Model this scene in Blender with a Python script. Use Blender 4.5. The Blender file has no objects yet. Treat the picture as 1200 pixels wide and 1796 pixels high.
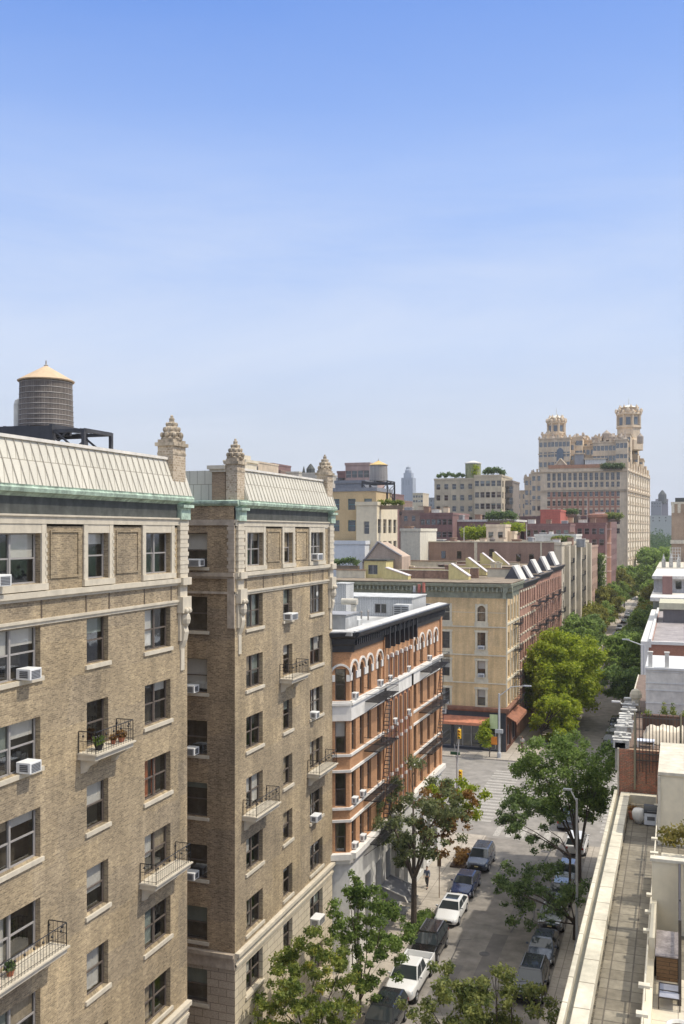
import bpy, bmesh, math, random
import numpy as np
from mathutils import Vector, Matrix
random.seed(7)
PI = math.pi
S = bpy.context.scene
# ------------------------------------------------------------------ camera
H = 30.0
YAW = math.atan(590/1700.0)
sA, cA = math.sin(YAW), math.cos(YAW)
cd = bpy.data.cameras.new('camera'); cam = bpy.data.objects.new('camera', cd); S.collection.objects.link(cam)
cam.location = (0, 0, H); cam.rotation_euler = (PI/2, 0, YAW)
cd.sensor_fit = 'HORIZONTAL'; cd.sensor_width = 36; cd.lens = 36*1700/1200.0
cd.shift_x = 0; cd.shift_y = 34/1200.0
cd.clip_start = 0.5; cd.clip_end = 20000
S.camera = cam
# ------------------------------------------------------------------ light
SUN_EL, SUN_PHI = math.radians(57), math.radians(9)      # phi: from +X towards +Y
sd = Vector((math.cos(SUN_EL)*math.cos(SUN_PHI), math.cos(SUN_EL)*math.sin(SUN_PHI), math.sin(SUN_EL)))
sl = bpy.data.lights.new('sun', 'SUN'); so = bpy.data.objects.new('sun', sl); S.collection.objects.link(so)
so.rotation_euler = sd.to_track_quat('Z', 'Y').to_euler(); so.location = (60, 0, 120)
sl.energy = 2.45; sl.angle = math.radians(0.5); sl.color = (1.0, 0.925, 0.80)
W = bpy.data.worlds.new('World'); S.world = W; W.use_nodes = True
nt = W.node_tree; nt.nodes.clear()
def N(t, typ, **kw):
    n = t.nodes.new(typ)
    for k, v in kw.items():
        if k == 'i':
            for kk, vv in v.items(): n.inputs[kk].default_value = vv
        else: setattr(n, k, v)
    return n
sky = N(nt, 'ShaderNodeTexSky', sky_type='NISHITA', sun_disc=False, sun_elevation=SUN_EL, sun_rotation=PI/2-SUN_PHI,
        altitude=30, air_density=1.0, dust_density=1.6, ozone_density=2.2)
tc = N(nt, 'ShaderNodeTexCoord')
sep = N(nt, 'ShaderNodeSeparateXYZ'); nt.links.new(tc.outputs['Generated'], sep.inputs[0])
mp = N(nt, 'ShaderNodeMapping'); mp.inputs['Scale'].default_value = (1.0, 1.0, 4.2); mp.inputs['Rotation'].default_value = (0.12, -0.30, 0.9)
nt.links.new(tc.outputs['Generated'], mp.inputs[0])
nz = N(nt, 'ShaderNodeTexNoise', i={'Scale': 1.7, 'Detail': 8.0, 'Roughness': 0.62, 'Distortion': 0.5}); nt.links.new(mp.outputs[0], nz.inputs['Vector'])
cr = N(nt, 'ShaderNodeValToRGB'); cr.color_ramp.elements[0].position = .40; cr.color_ramp.elements[1].position = .66
nt.links.new(nz.outputs[0], cr.inputs[0])
ra = N(nt, 'ShaderNodeMapRange', i={'From Min': 0.24, 'From Max': 0.40, 'To Min': 1.0, 'To Max': 0.08}); nt.links.new(sep.outputs['Z'], ra.inputs[0])
mu = N(nt, 'ShaderNodeMath', operation='MULTIPLY'); nt.links.new(cr.outputs[0], mu.inputs[0]); nt.links.new(ra.outputs[0], mu.inputs[1])
gr_ = N(nt, 'ShaderNodeValToRGB'); el = gr_.color_ramp.elements            # hazy horizon to clear blue, then an added bright zenith as unseen fill
SK_ = [(0.0, (.585, .64, .745)), (.083, (.63, .69, .80)), (.19, (.60, .71, .94)), (.27, (.46, .61, .96)), (.348, (.345, .52, .965)), (.48, (.155, .335, .88)), (.60, (.66, .74, 1.0)), (.78, (2.0, 1.95, 1.8))]
SK_ = [(p, tuple(v/2 for v in c)) for p, c in SK_]
el[0].position = SK_[0][0]; el[0].color = (*SK_[0][1], 1); el[1].position = SK_[-1][0]; el[1].color = (*SK_[-1][1], 1)
for p_, c_ in SK_[1:-1]: x_ = el.new(p_); x_.color = (*c_, 1)
nt.links.new(sep.outputs['Z'], gr_.inputs[0])
gs_ = N(nt, 'ShaderNodeVectorMath', operation='SCALE', i={'Scale': 9.5}); nt.links.new(gr_.outputs[0], gs_.inputs[0])
hi_ = N(nt, 'ShaderNodeMapRange', i={'From Min': .02, 'From Max': .9, 'To Min': .04, 'To Max': .4}); nt.links.new(sep.outputs['Z'], hi_.inputs[0])
ms_ = N(nt, 'ShaderNodeMixRGB', blend_type='MIX'); nt.links.new(hi_.outputs[0], ms_.inputs[0]); nt.links.new(gs_.outputs[0], ms_.inputs[1]); nt.links.new(sky.outputs[0], ms_.inputs[2])
mx = N(nt, 'ShaderNodeMixRGB', blend_type='MIX', i={'Color2': (3.7, 4.0, 4.6, 1)})
cm_ = N(nt, 'ShaderNodeMath', operation='MULTIPLY', i={1: .45}); nt.links.new(mu.outputs[0], cm_.inputs[0])
nt.links.new(cm_.outputs[0], mx.inputs[0]); nt.links.new(ms_.outputs[0], mx.inputs['Color1'])
bg = N(nt, 'ShaderNodeBackground', i={'Strength': 0.15}); nt.links.new(mx.outputs[0], bg.inputs[0])
wo = N(nt, 'ShaderNodeOutputWorld'); nt.links.new(bg.outputs[0], wo.inputs[0])
S.view_settings.view_transform = 'Standard'; S.view_settings.look = 'None'
S.view_settings.exposure = 0.5; S.view_settings.gamma = 1
S.render.engine = 'CYCLES'
# ------------------------------------------------------------------ measuring helpers (plane + direction -> metres)
def Yat(px, X):
    u = (px-600)/1700.0
    return X*(cA+u*sA)/(-sA+u*cA)
def Xat(px, Y):
    u = (px-600)/1700.0
    return Y*(-sA+u*cA)/(cA+u*sA)
def dep(X, Y): return -X*sA+Y*cA
def Zat(py, X, Y): return H-(py-932)*dep(X, Y)/1700.0
# ------------------------------------------------------------------ object helpers
COL = S.collection
def tag(o, label=None, cat=None, group=None, kind=None):
    if label: o['label'] = label
    if cat: o['category'] = cat
    if group: o['group'] = group
    if kind: o['kind'] = kind
    return o
def empty(name, loc, label=None, cat=None, group=None, rz=0):
    o = bpy.data.objects.new(name, None); COL.objects.link(o); o.location = loc; o.rotation_euler = (0, 0, rz)
    o.empty_display_size = .5
    return tag(o, label, cat, group)
class Fr:
    def __init__(s, o, u, n): s.o, s.u, s.n = Vector((o[0], o[1])), Vector(u).normalized(), Vector(n).normalized()
    def p(s, u, z, d=0):
        q = s.o+s.u*u+s.n*d
        return (q.x, q.y, z)
def FX(X): return Fr((X, 0), (0, 1), (1, 0))       # facade looking to +X, u is world Y
def FY(Y): return Fr((0, Y), (1, 0), (0, -1))      # facade looking to -Y, u is world X
WORLD = Fr((0, 0), (1, 0), (0, 1))
class MB:
    def __init__(s): s.v = []; s.f = []
    def add(s, vs, fs):
        n = len(s.v); s.v += [tuple(v) for v in vs]; s.f += [tuple(n+i for i in f) for f in fs]; return s
    def box(s, fr, u0, u1, z0, z1, d0, d1):
        P = [fr.p(u, z, d) for d in (d0, d1) for z in (z0, z1) for u in (u0, u1)]
        return s.add(P, [(0, 1, 3, 2), (4, 6, 7, 5), (0, 4, 5, 1), (2, 3, 7, 6), (0, 2, 6, 4), (1, 5, 7, 3)])
    def b(s, x0, x1, y0, y1, z0, z1): return s.box(WORLD, x0, x1, z0, z1, y0, y1)
    def quad(s, fr, u0, u1, z0, z1, d): return s.add([fr.p(u0, z0, d), fr.p(u1, z0, d), fr.p(u1, z1, d), fr.p(u0, z1, d)], [(0, 1, 2, 3)])
    def prism(s, fr, prof, u0, u1):            # prof: list of (d, z), extruded along u
        n = len(prof)
        P = [fr.p(u0, z, d) for d, z in prof]+[fr.p(u1, z, d) for d, z in prof]
        return s.add(P, [(i, (i+1) % n, n+(i+1) % n, n+i) for i in range(n)]+[tuple(range(n))[::-1], tuple(range(n, 2*n))])
    def tube(s, a, b, r0, r1=None, n=8, cap=True):
        r1 = r0 if r1 is None else r1
        a, b = Vector(a), Vector(b); w = (b-a)
        if w.length < 1e-6: return s
        w.normalize(); t = Vector((0, 0, 1)) if abs(w.z) < .9 else Vector((1, 0, 0))
        e1 = w.cross(t).normalized(); e2 = w.cross(e1)
        P = [a+(e1*math.cos(2*PI*i/n)+e2*math.sin(2*PI*i/n))*r0 for i in range(n)]+[b+(e1*math.cos(2*PI*i/n)+e2*math.sin(2*PI*i/n))*r1 for i in range(n)]
        F = [(i, (i+1) % n, n+(i+1) % n, n+i) for i in range(n)]
        if cap: F += [tuple(range(n))[::-1], tuple(range(n, 2*n))]
        return s.add(P, F)
    def lathe(s, c, prof, n=16, rot=0, sx=1, sy=1):   # prof: (r, z) from bottom to top
        P = []; F = []
        for r, z in prof:
            for i in range(n):
                a = 2*PI*i/n+rot; P.append((c[0]+r*sx*math.cos(a), c[1]+r*sy*math.sin(a), c[2]+z))
        for k in range(len(prof)-1):
            for i in range(n): F.append((k*n+i, k*n+(i+1) % n, (k+1)*n+(i+1) % n, (k+1)*n+i))
        F.append(tuple(range(n))[::-1]); F.append(tuple((len(prof)-1)*n+i for i in range(n)))
        return s.add(P, F)
    def ball(s, c, r, n=8, sz=1):
        return s.lathe(c, [(r*math.sin(PI*k/6)+.001, -r*sz*math.cos(PI*k/6)) for k in range(7)], n)
    def wall(s, fr, u0, u1, z0, z1, holes, dpt):
        us = sorted({u0, u1} | {x for h in holes for x in h[:2] if u0 < x < u1}); zs = sorted({z0, z1} | {x for h in holes for x in h[2:4] if z0 < x < z1})
        for i in range(len(us)-1):
            for j in range(len(zs)-1):
                um, zm = (us[i]+us[i+1])/2, (zs[j]+zs[j+1])/2
                if any(h[0] < um < h[1] and h[2] < zm < h[3] for h in holes): continue
                s.quad(fr, us[i], us[i+1], zs[j], zs[j+1], 0)
        for a, b, c, d in [h[:4] for h in holes]:
            for (p, q) in (((a, c), (a, d)), ((b, c), (b, d)), ((a, c), (b, c)), ((a, d), (b, d))):
                s.add([fr.p(p[0], p[1], 0), fr.p(q[0], q[1], 0), fr.p(q[0], q[1], -dpt), fr.p(p[0], p[1], -dpt)], [(0, 1, 2, 3)])
        return s
    def build(s, name, m, parent=None, smooth=False, bevel=0, recalc=True, loc=None):
        me = bpy.data.meshes.new(name); me.from_pydata(s.v, [], s.f)
        if recalc:
            bm = bmesh.new(); bm.from_mesh(me); bmesh.ops.recalc_face_normals(bm, faces=bm.faces); bm.to_mesh(me); bm.free()
        me.materials.append(m)
        if smooth: me.polygons.foreach_set('use_smooth', [True]*len(me.polygons))
        me.update()
        o = bpy.data.objects.new(name, me); COL.objects.link(o)
        if parent:
            o.parent = parent
            if loc is None: o.matrix_parent_inverse = PINV(parent)
        if loc is not None: o.location = loc
        if bevel:
            b = o.modifiers.new('bevel', 'BEVEL'); b.width = bevel; b.segments = 2; b.limit_method = 'ANGLE'
        return o
def PINV(p):
    m = Matrix.Translation(p.location) @ p.rotation_euler.to_matrix().to_4x4()
    q = p.parent
    if q is not None and p.type == 'MESH': m = Matrix.Identity(4)     # mesh parts carry world coordinates
    elif p.type == 'MESH' and p.location.length == 0: m = Matrix.Identity(4)
    return m.inverted()
# For things modelled in world coordinates: part meshes are world-space, the parent empty stands at the base.
# ------------------------------------------------------------------ materials
MATS = {}
def newmat(name):
    m = bpy.data.materials.new(name); m.use_nodes = True
    t = m.node_tree; b = t.nodes['Principled BSDF']; return m, t, b
def coords(t, flat=True, obj=False):
    if obj:
        g = N(t, 'ShaderNodeTexCoord'); src = g.outputs['Object']
    else:
        g = N(t, 'ShaderNodeNewGeometry'); src = g.outputs['Position']
    if not flat: return src
    sp = N(t, 'ShaderNodeSeparateXYZ'); t.links.new(src, sp.inputs[0])
    ad = N(t, 'ShaderNodeMath', operation='ADD'); t.links.new(sp.outputs[0], ad.inputs[0]); t.links.new(sp.outputs[1], ad.inputs[1])
    cb = N(t, 'ShaderNodeCombineXYZ'); t.links.new(ad.outputs[0], cb.inputs[0]); t.links.new(sp.outputs[2], cb.inputs[1])
    return cb.outputs[0]
def noise_mul(t, colsock, src, scale, amt, stretch=(1, 1, 1), detail=4):
    mpn = N(t, 'ShaderNodeMapping'); mpn.inputs['Scale'].default_value = stretch; t.links.new(src, mpn.inputs[0])
    n = N(t, 'ShaderNodeTexNoise', i={'Scale': scale, 'Detail': detail, 'Roughness': .6}); t.links.new(mpn.outputs[0], n.inputs['Vector'])
    r = N(t, 'ShaderNodeMapRange', i={'From Min': .3, 'From Max': .7, 'To Min': 1-amt, 'To Max': 1+amt}); t.links.new(n.outputs[0], r.inputs[0])
    m = N(t, 'ShaderNodeMixRGB', blend_type='MULTIPLY', i={'Fac': 1.0}); t.links.new(colsock, m.inputs['Color1'])
    cbn = N(t, 'ShaderNodeCombineXYZ')
    for k in range(3): t.links.new(r.outputs[0], cbn.inputs[k])
    t.links.new(cbn.outputs[0], m.inputs['Color2']); return m.outputs[0]
def plain(name, c, rough=.7, amt=.12, scale=2.0, metal=0, obj=False, streak=True, spec=None):
    if name in MATS: return MATS[name]
    m, t, b = newmat(name); rgb = N(t, 'ShaderNodeRGB'); rgb.outputs[0].default_value = (*c, 1)
    src = coords(t, False, obj)
    k = noise_mul(t, rgb.outputs[0], src, scale, amt)
    if streak: k = noise_mul(t, k, src, 1.6, amt*.9, (1, 1, .16), 5)
    t.links.new(k, b.inputs['Base Color']); b.inputs['Roughness'].default_value = rough; b.inputs['Metallic'].default_value = metal
    if spec is not None: b.inputs['Specular IOR Level'].default_value = spec
    MATS[name] = m; return m
def brick(name, c1, c2, mortar, bw=.22, bh=.075, ms=.012, stain=.16, rough=.85, bias=0, off=.5, fine=.25, big=.35, bump=.3, patch=0):
    if name in MATS: return MATS[name]
    m, t, b = newmat(name); src = coords(t)
    br = N(t, 'ShaderNodeTexBrick', offset=off, i={'Color1': (*c1, 1), 'Color2': (*c2, 1), 'Mortar': (*mortar, 1), 'Scale': 1.0, 'Mortar Size': ms,
           'Mortar Smooth': .2, 'Bias': bias, 'Brick Width': bw, 'Row Height': bh})
    t.links.new(src, br.inputs['Vector'])
    k = noise_mul(t, br.outputs[0], src, 9.0, fine, (1, 2.2, 1), 3)
    if patch:                                  # repointed areas and soot
        wv = N(t, 'ShaderNodeTexNoise', i={'Scale': .55, 'Detail': 2}); t.links.new(src, wv.inputs['Vector'])
        va = N(t, 'ShaderNodeVectorMath', operation='MULTIPLY_ADD'); va.inputs[1].default_value = (.9, .9, 0); t.links.new(wv.outputs['Color'], va.inputs[0]); t.links.new(src, va.inputs[2])
        pb = N(t, 'ShaderNodeTexBrick', offset=.37, squash=.7, i={'Color1': (1.10, 1.04, .96, 1), 'Color2': (.86, .84, .86, 1), 'Mortar': (.97, .95, .93, 1), 'Scale': 1.0, 'Mortar Size': .02, 'Mortar Smooth': 1, 'Brick Width': 3.1, 'Row Height': 1.65})
        t.links.new(va.outputs[0], pb.inputs['Vector']); pm_ = N(t, 'ShaderNodeMixRGB', blend_type='MULTIPLY', i={'Fac': patch}); t.links.new(k, pm_.inputs['Color1']); t.links.new(pb.outputs[0], pm_.inputs['Color2']); k = pm_.outputs[0]
        k = noise_mul(t, k, src, .9, .22, (1.3, .10, 1), 6)
    k = noise_mul(t, k, src, big, stain, (1, 1, 1), 5)
    k = noise_mul(t, k, src, 1.1, stain*.8, (1, .12, 1), 5)
    t.links.new(k, b.inputs['Base Color']); b.inputs['Roughness'].default_value = rough
    if bump:
        bp = N(t, 'ShaderNodeBump', i={'Strength': bump, 'Distance': .01}); t.links.new(br.outputs['Fac'], bp.inputs['Height']); bp.invert = True
        t.links.new(bp.outputs[0], b.inputs['Normal'])
    MATS[name] = m; return m
def glass(name, tint=(.80, .79, .76), gl=.15, rough=.03):
    if name in MATS: return MATS[name]
    m, t, b = newmat(name); t.nodes.remove(b); out = t.nodes['Material Output']
    tr = N(t, 'ShaderNodeBsdfTransparent', i={'Color': (*tint, 1)}); g = N(t, 'ShaderNodeBsdfGlossy', i={'Roughness': rough, 'Color': (.9, .95, 1, 1)})
    lw = N(t, 'ShaderNodeLayerWeight', i={'Blend': .35}); r = N(t, 'ShaderNodeMapRange', i={'From Min': 0, 'From Max': 1, 'To Min': gl*.6, 'To Max': gl*2.0})
    t.links.new(lw.outputs['Facing'], r.inputs[0])
    geo = coords(t, False); n = N(t, 'ShaderNodeTexNoise', i={'Scale': 1.3, 'Detail': 2}); t.links.new(geo, n.inputs['Vector'])
    bp = N(t, 'ShaderNodeBump', i={'Strength': .25, 'Distance': .02}); t.links.new(n.outputs[0], bp.inputs['Height']); t.links.new(bp.outputs[0], g.inputs['Normal'])
    mxs = N(t, 'ShaderNodeMixShader'); t.links.new(r.outputs[0], mxs.inputs[0]); t.links.new(tr.outputs[0], mxs.inputs[1]); t.links.new(g.outputs[0], mxs.inputs[2])
    t.links.new(mxs.outputs[0], out.inputs[0]); MATS[name] = m; return m
def leafmat(name, dark, light, third=None):
    if name in MATS: return MATS[name]
    m, t, b = newmat(name); src = coords(t, False)
    n = N(t, 'ShaderNodeTexNoise', i={'Scale': .9, 'Detail': 3, 'Roughness': .7}); t.links.new(src, n.inputs['Vector'])
    n2 = N(t, 'ShaderNodeTexWhiteNoise', noise_dimensions='3D'); sn = N(t, 'ShaderNodeVectorMath', operation='SNAP'); sn.inputs[1].default_value = (.22, .22, .22)
    t.links.new(src, sn.inputs[0]); t.links.new(sn.outputs[0], n2.inputs['Vector'])
    mxx = N(t, 'ShaderNodeMixRGB', i={'Fac': .4}); t.links.new(n.outputs[0], mxx.inputs[1]); t.links.new(n2.outputs[0], mxx.inputs[2])
    c = N(t, 'ShaderNodeValToRGB'); e = c.color_ramp.elements; e[0].position = .33; e[0].color = (*dark, 1); e[1].position = .68; e[1].color = (*light, 1)
    if third: x = e.new(.80); x.color = (*third, 1)
    t.links.new(mxx.outputs[0], c.inputs[0]); t.links.new(c.outputs[0], b.inputs['Base Color']); b.inputs['Roughness'].default_value = .5
    b.inputs['Specular IOR Level'].default_value = .3
    tl = N(t, 'ShaderNodeBsdfTranslucent'); t.links.new(c.outputs[0], tl.inputs[0]); ms = N(t, 'ShaderNodeMixShader', i={0: .58})
    t.links.new(b.outputs[0], ms.inputs[1]); t.links.new(tl.outputs[0], ms.inputs[2]); t.links.new(ms.outputs[0], t.nodes['Material Output'].inputs[0])
    MATS[name] = m; return m
BRK = brick('tan brick', (.415, .335, .21), (.225, .18, .113), (.38, .315, .215), stain=.18, fine=.32, ms=.01, patch=.9)
BRKD = brick('shade toned tan brick', (.37, .28, .18), (.185, .135, .085), (.32, .26, .17), stain=.2, fine=.4, patch=.9)  # tan brick with the court's shade put into its colour
LIME = plain('limestone', (.565, .505, .395), .8, .10, 3)
RUST = brick('rusticated limestone', (.60, .525, .395), (.55, .475, .35), (.30, .25, .19), .95, .42, .022, .08, fine=.08)
COPPER = plain('copper patina', (.36, .455, .36), .8, .4, 4)
FRIEZE = plain('dark copper frieze', (.07, .074, .066), .8, .3, 2.5)
ROOFW = brick('cream standing seam roof', (.60, .57, .48), (.57, .54, .455), (.30, .27, .21), .46, 1.05, .018, .06, fine=.05, bump=0)
FRAME = plain('bronze window frame', (.13, .105, .085), .5, .1, streak=False)
FRAMEG = plain('grey window frame', (.33, .31, .29), .5, .1, streak=False)
FRAMEW = plain('white window frame', (.7, .7, .68), .5, .06, streak=False)
GLASS = glass('window glass'); GLASSD = glass('dark window glass', (.42, .43, .43), .2)
ROOM = plain('dark room', (.11, .095, .075), .9, .4, 1.5)
BLW = plain('white blind', (.75, .74, .70), .8, .05); BLB = plain('beige curtain', (.48, .40, .29), .9, .2, 6); BLO = plain('orange curtain', (.50, .16, .06), .9, .2, 6)
BLG = plain('grey green shade', (.28, .33, .30), .9, .1)
IRON = plain('black iron', (.018, .018, .02), .5, .2, streak=False)
WHITE = plain('white paint', (.64, .615, .555), .7, .16)
STONEW = plain('painted white stone', (.74, .71, .65), .7, .10)
ACW = plain('air conditioner casing', (.74, .74, .71), .5, .05, streak=False); ACD = plain('air conditioner grille', (.12, .12, .12), .6, .2, streak=False)
TERRA = plain('terracotta pot', (.35, .13, .07), .8, .1)
TRUNKM = plain('bark', (.085, .065, .05), .9, .3, 6)
LEAF_G = leafmat('green leaves', (.085, .145, .035), (.28, .38, .095)); LEAF_B = leafmat('bright green leaves', (.19, .27, .02), (.48, .53, .05))
LEAF_D = leafmat('deep green leaves', (.07, .12, .045), (.235, .32, .11)); LEAF_Y = leafmat('yellowing leaves', (.11, .165, .035), (.36, .40, .09), (.55, .40, .05))
LEAF_O = leafmat('brown orange leaves', (.20, .10, .03), (.44, .27, .09)); LEAF_A = leafmat('olive leaves', (.11, .15, .045), (.34, .36, .11))
WOODT = brick('old tank staves', (.20, .17, .145), (.135, .115, .10), (.06, .05, .045), .14, 3.2, .012, .22, off=0, bump=.2)
# ------------------------------------------------------------------ shared builders
def window(fr, par, u0, u1, z0, z1, n=2, dpt=.22, fm=None, sill=True, blind=None, simple=False, gm=None, sm=None, hung=True):
    fm = fm or FRAME; w = .055
    a = MB()
    d0, d1 = -dpt-.07, -dpt
    a.box(fr, u0, u0+w, z0, z1, d0, d1); a.box(fr, u1-w, u1, z0, z1, d0, d1)
    a.box(fr, u0+w, u1-w, z1-w, z1, d0, d1); a.box(fr, u0+w, u1-w, z0, z0+w, d0, d1)
    sw = (u1-u0)/n
    for k in range(1, n): a.box(fr, u0+k*sw-.05, u0+k*sw+.05, z0+w, z1-w, d0, d1+.02)
    if hung:
        zm = z0+(z1-z0)*.5
        for k in range(n):
            l, r = u0+k*sw+(.05 if k else w), u0+(k+1)*sw-(.05 if k < n-1 else w)
            a.box(fr, l, r, zm-.03, zm+.03, d0+.01, d1-.005)
            a.box(fr, l, l+.035, z0+w, zm-.03, d0+.02, d1-.012); a.box(fr, r-.035, r, z0+w, zm-.03, d0+.02, d1-.012)
    o = a.build('window', fm, par)
    MB().quad(fr, u0+.02, u1-.02, z0+.02, z1-.02, -dpt-.045).build('pane', gm or GLASS, o)
    if sill: MB().box(fr, u0-.13, u1+.13, z0-.17, z0-.005, -dpt+.02, .09).build('sill', sm or LIME, o)
    if blind:
        for (k, fz, mm, part) in blind:
            l, r = u0+k*sw+.05, u0+(k+1)*sw-.05
            bl = MB()
            if part == 'curtain':
                nn = 7
                for q in range(nn):
                    x0, x1 = l+(r-l)*fz*q/nn, l+(r-l)*fz*(q+1)/nn
                    bl.add([fr.p(x0, z0+.05, -dpt-.16-.05*(q % 2)), fr.p(x1, z0+.05, -dpt-.16-.05*((q+1) % 2)), fr.p(x1, z1-.05, -dpt-.16-.05*((q+1) % 2)), fr.p(x0, z1-.05, -dpt-.16-.05*(q % 2))], [(0, 1, 2, 3)])
            else: bl.box(fr, l, r, z1-(z1-z0)*fz, z1-.04, -dpt-.14, -dpt-.11)
            bl.build(part, mm, o)
    return o
def rblind(n, p=.88):
    out = []
    for k in range(n):
        if random.random() < p:
            t = random.random()
            if t < .55: out.append((k, random.choice([.25, .35, .5, .5, .62, .9]), random.choice([BLW, BLW, BLG, BLB]), 'blind'))
            else: out.append((k, random.choice([.25, .35, 1.0]), random.choice([BLW, BLB, BLG]), 'curtain'))
    return out
def ac_unit(fr, u, z, w, h, label, d=.42, back=-.1, group='window air conditioners'):
    c = fr.p(u+w/2, z, 0)
    e = empty('air_conditioner', c, label, 'air conditioner', group)
    MB().box(fr, u, u+w, z+.02, z+h, back, d).build('casing', ACW, e, bevel=.02)
    g = MB()
    nn = 6
    for k in range(nn):
        zz = z+.07+(h-.12)*k/nn
        g.box(fr, u+.08, u+w-.08, zz, zz+(h-.12)/nn*.62, d, d+.012)
    for k in range(4):
        zz = z+.1+(h-.16)*k/4
        g.box(fr, u-.012, u, zz, zz+.05, .06, d-.1); g.box(fr, u+w, u+w+.012, zz, zz+.05, .06, d-.1)
    g.build('grille', ACD, e)
    return e
def balcony(fr, par, u0, u1, z, d=.85, mat=None):
    o = MB().box(fr, u0, u1, z-.26, z-.06, .002, d-.06).box(fr, u0-.05, u1+.05, z-.061, z, .004, d+.05).build('balcony', mat or LIME, par)
    for uu in (u0+.2, u1-.42):
        MB().prism(fr, [(.003, -.85), (.16, -.8), (.3, -.58), (.62, -.4), (d-.1, -.261), (.003, -.261)], uu, uu+.22).build('bracket', mat or LIME, o).location = (0, 0, z)
    r = MB(); h = .85
    seg = [((u0+.04, .03), (u0+.04, d-.05)), ((u0+.04, d-.05), (u1-.04, d-.05)), ((u1-.04, d-.05), (u1-.04, .03))]
    for (a, b) in seg:
        for zz in (z+.1, z+h*.55, z+h):
            r.tube(fr.p(a[0], zz, a[1]), fr.p(b[0], zz, b[1]), .011 if zz < z+h else .02, n=5)
        L = math.hypot(b[0]-a[0], b[1]-a[1]); k = int(L/.17)
        for q in range(k+1):
            t = q/k; uu = a[0]+(b[0]-a[0])*t; dd = a[1]+(b[1]-a[1])*t
            r.tube(fr.p(uu, z, dd), fr.p(uu, z+h, dd), .008 if q not in (0, k) else .018, n=5)
            if q % 3 == 1: r.ball(fr.p(uu, z+h*.78, dd), .05, 6)
    r.build('railing', IRON, o)
    return o
def crown_finial(par, x, y, z, s=1.0, m=None):
    f = MB()
    f.lathe((x, y, z), [(.62*s, 0), (.66*s, .12*s), (.5*s, .2*s), (.58*s, .42*s), (.44*s, .52*s), (.46*s, .74*s), (.3*s, .84*s), (.3*s, 1.02*s), (.15*s, 1.12*s), (.17*s, 1.3*s), (.03*s, 1.42*s)], 8, PI/8)
    for k in range(8):
        a = PI/4*k
        f.ball((x+.6*s*math.cos(a), y+.6*s*math.sin(a), z+.3*s), .13*s, 6, 1.3); f.ball((x+.44*s*math.cos(a+.4), y+.44*s*math.sin(a+.4), z+.64*s), .11*s, 6, 1.4)
        if k % 2: f.ball((x+.3*s*math.cos(a), y+.3*s*math.sin(a), z+.95*s), .09*s, 6, 1.4)
    f.ball((x, y, z+1.42*s), .1*s, 8)
    return f.build('finial', m or LIME, par)
def water_tank(x, y, zb, r, h, ch, label, frame=True, mat=None, cone=None, legs=3.0, fw=None):
    e = empty('water_tank', (x, y, zb-legs), label, 'water tank')
    t = MB().lathe((x, y, zb), [(r*1.02, 0), (r*.97, h)], 28).build('tank', mat or WOODT, e)
    hp = MB(); k = 9
    for i in range(k):
        zz = zb+.12+(h-.3)*(i/(k-1))**1.1; rr = r*(1.02-.05*(zz-zb)/h)+.012
        hp.lathe((x, y, zz), [(rr, 0), (rr+.015, .02), (rr, .045)], 28)
    hp.build('hoops', plain('weathered steel', (.30, .28, .26), .6, .2, streak=False), t)
    MB().lathe((x, y, zb+h), [(r*1.05, -.06), (r*1.07, .0), (r*.12, ch*.93), (.05*r, ch)], 24).build('conical_roof', cone or plain('tan tank cover', (.55, .40, .25), .7, .12), e)
    MB().lathe((x, y, zb+h+ch*.95), [(.1, 0), (.14, .08), (.05, .14), (.04, .35), (.005, .42)], 8).build('finial', plain('weathered steel', (.3, .28, .26)), e)
    if frame:
        fr = MB(); w = fw or r*1.05
        for a in (-w, 0, w):
            fr.b(x-w-.1, x+w+.1, y+a-.1, y+a+.1, zb-.55, zb-.25); fr.b(x+a-.1, x+a+.1, y-w-.1, y+w+.1, zb-.245, zb)
        for sx in (-1, 1):
            for sy in (-1, 1): fr.b(x+sx*w-.12, x+sx*w+.12, y+sy*w-.12, y+sy*w+.12, zb-legs, zb-.555)
        for sx in (-1, 1): fr.tube((x+sx*w, y-w, zb-legs+.3), (x+sx*w, y+w, zb-.6), .05); fr.tube((x+sx*w, y+w, zb-legs+.3), (x+sx*w, y-w, zb-.6), .05)
        for sy in (-1, 1): fr.tube((x-w, y+sy*w, zb-legs+.3), (x+w, y+sy*w, zb-.6), .05); fr.tube((x+w, y+sy*w, zb-legs+.3), (x-w, y+sy*w, zb-.6), .05)
        fr.build('steel_frame', plain('dark steel', (.045, .045, .05), .6, .2), e)
    return e
# ================================================================== ground
def sheet(name, x0, x1, y0, y1, z, m, kind='structure'):
    o = MB().add([(x0, y0, z), (x1, y0, z), (x1, y1, z), (x0, y1, z)], [(0, 1, 2, 3)]).build(name, m); return tag(o, kind=kind)
ASPH = plain('asphalt', (.225, .205, .18), .9, .3, .8, streak=False)
ASPH2 = plain('avenue asphalt', (.245, .228, .205), .9, .25, .7, streak=False)
CONC = brick('concrete paving', (.40, .36, .30), (.35, .315, .265), (.24, .215, .18), 1.5, 1.5, .02, .12, off=0, bump=0)
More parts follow.
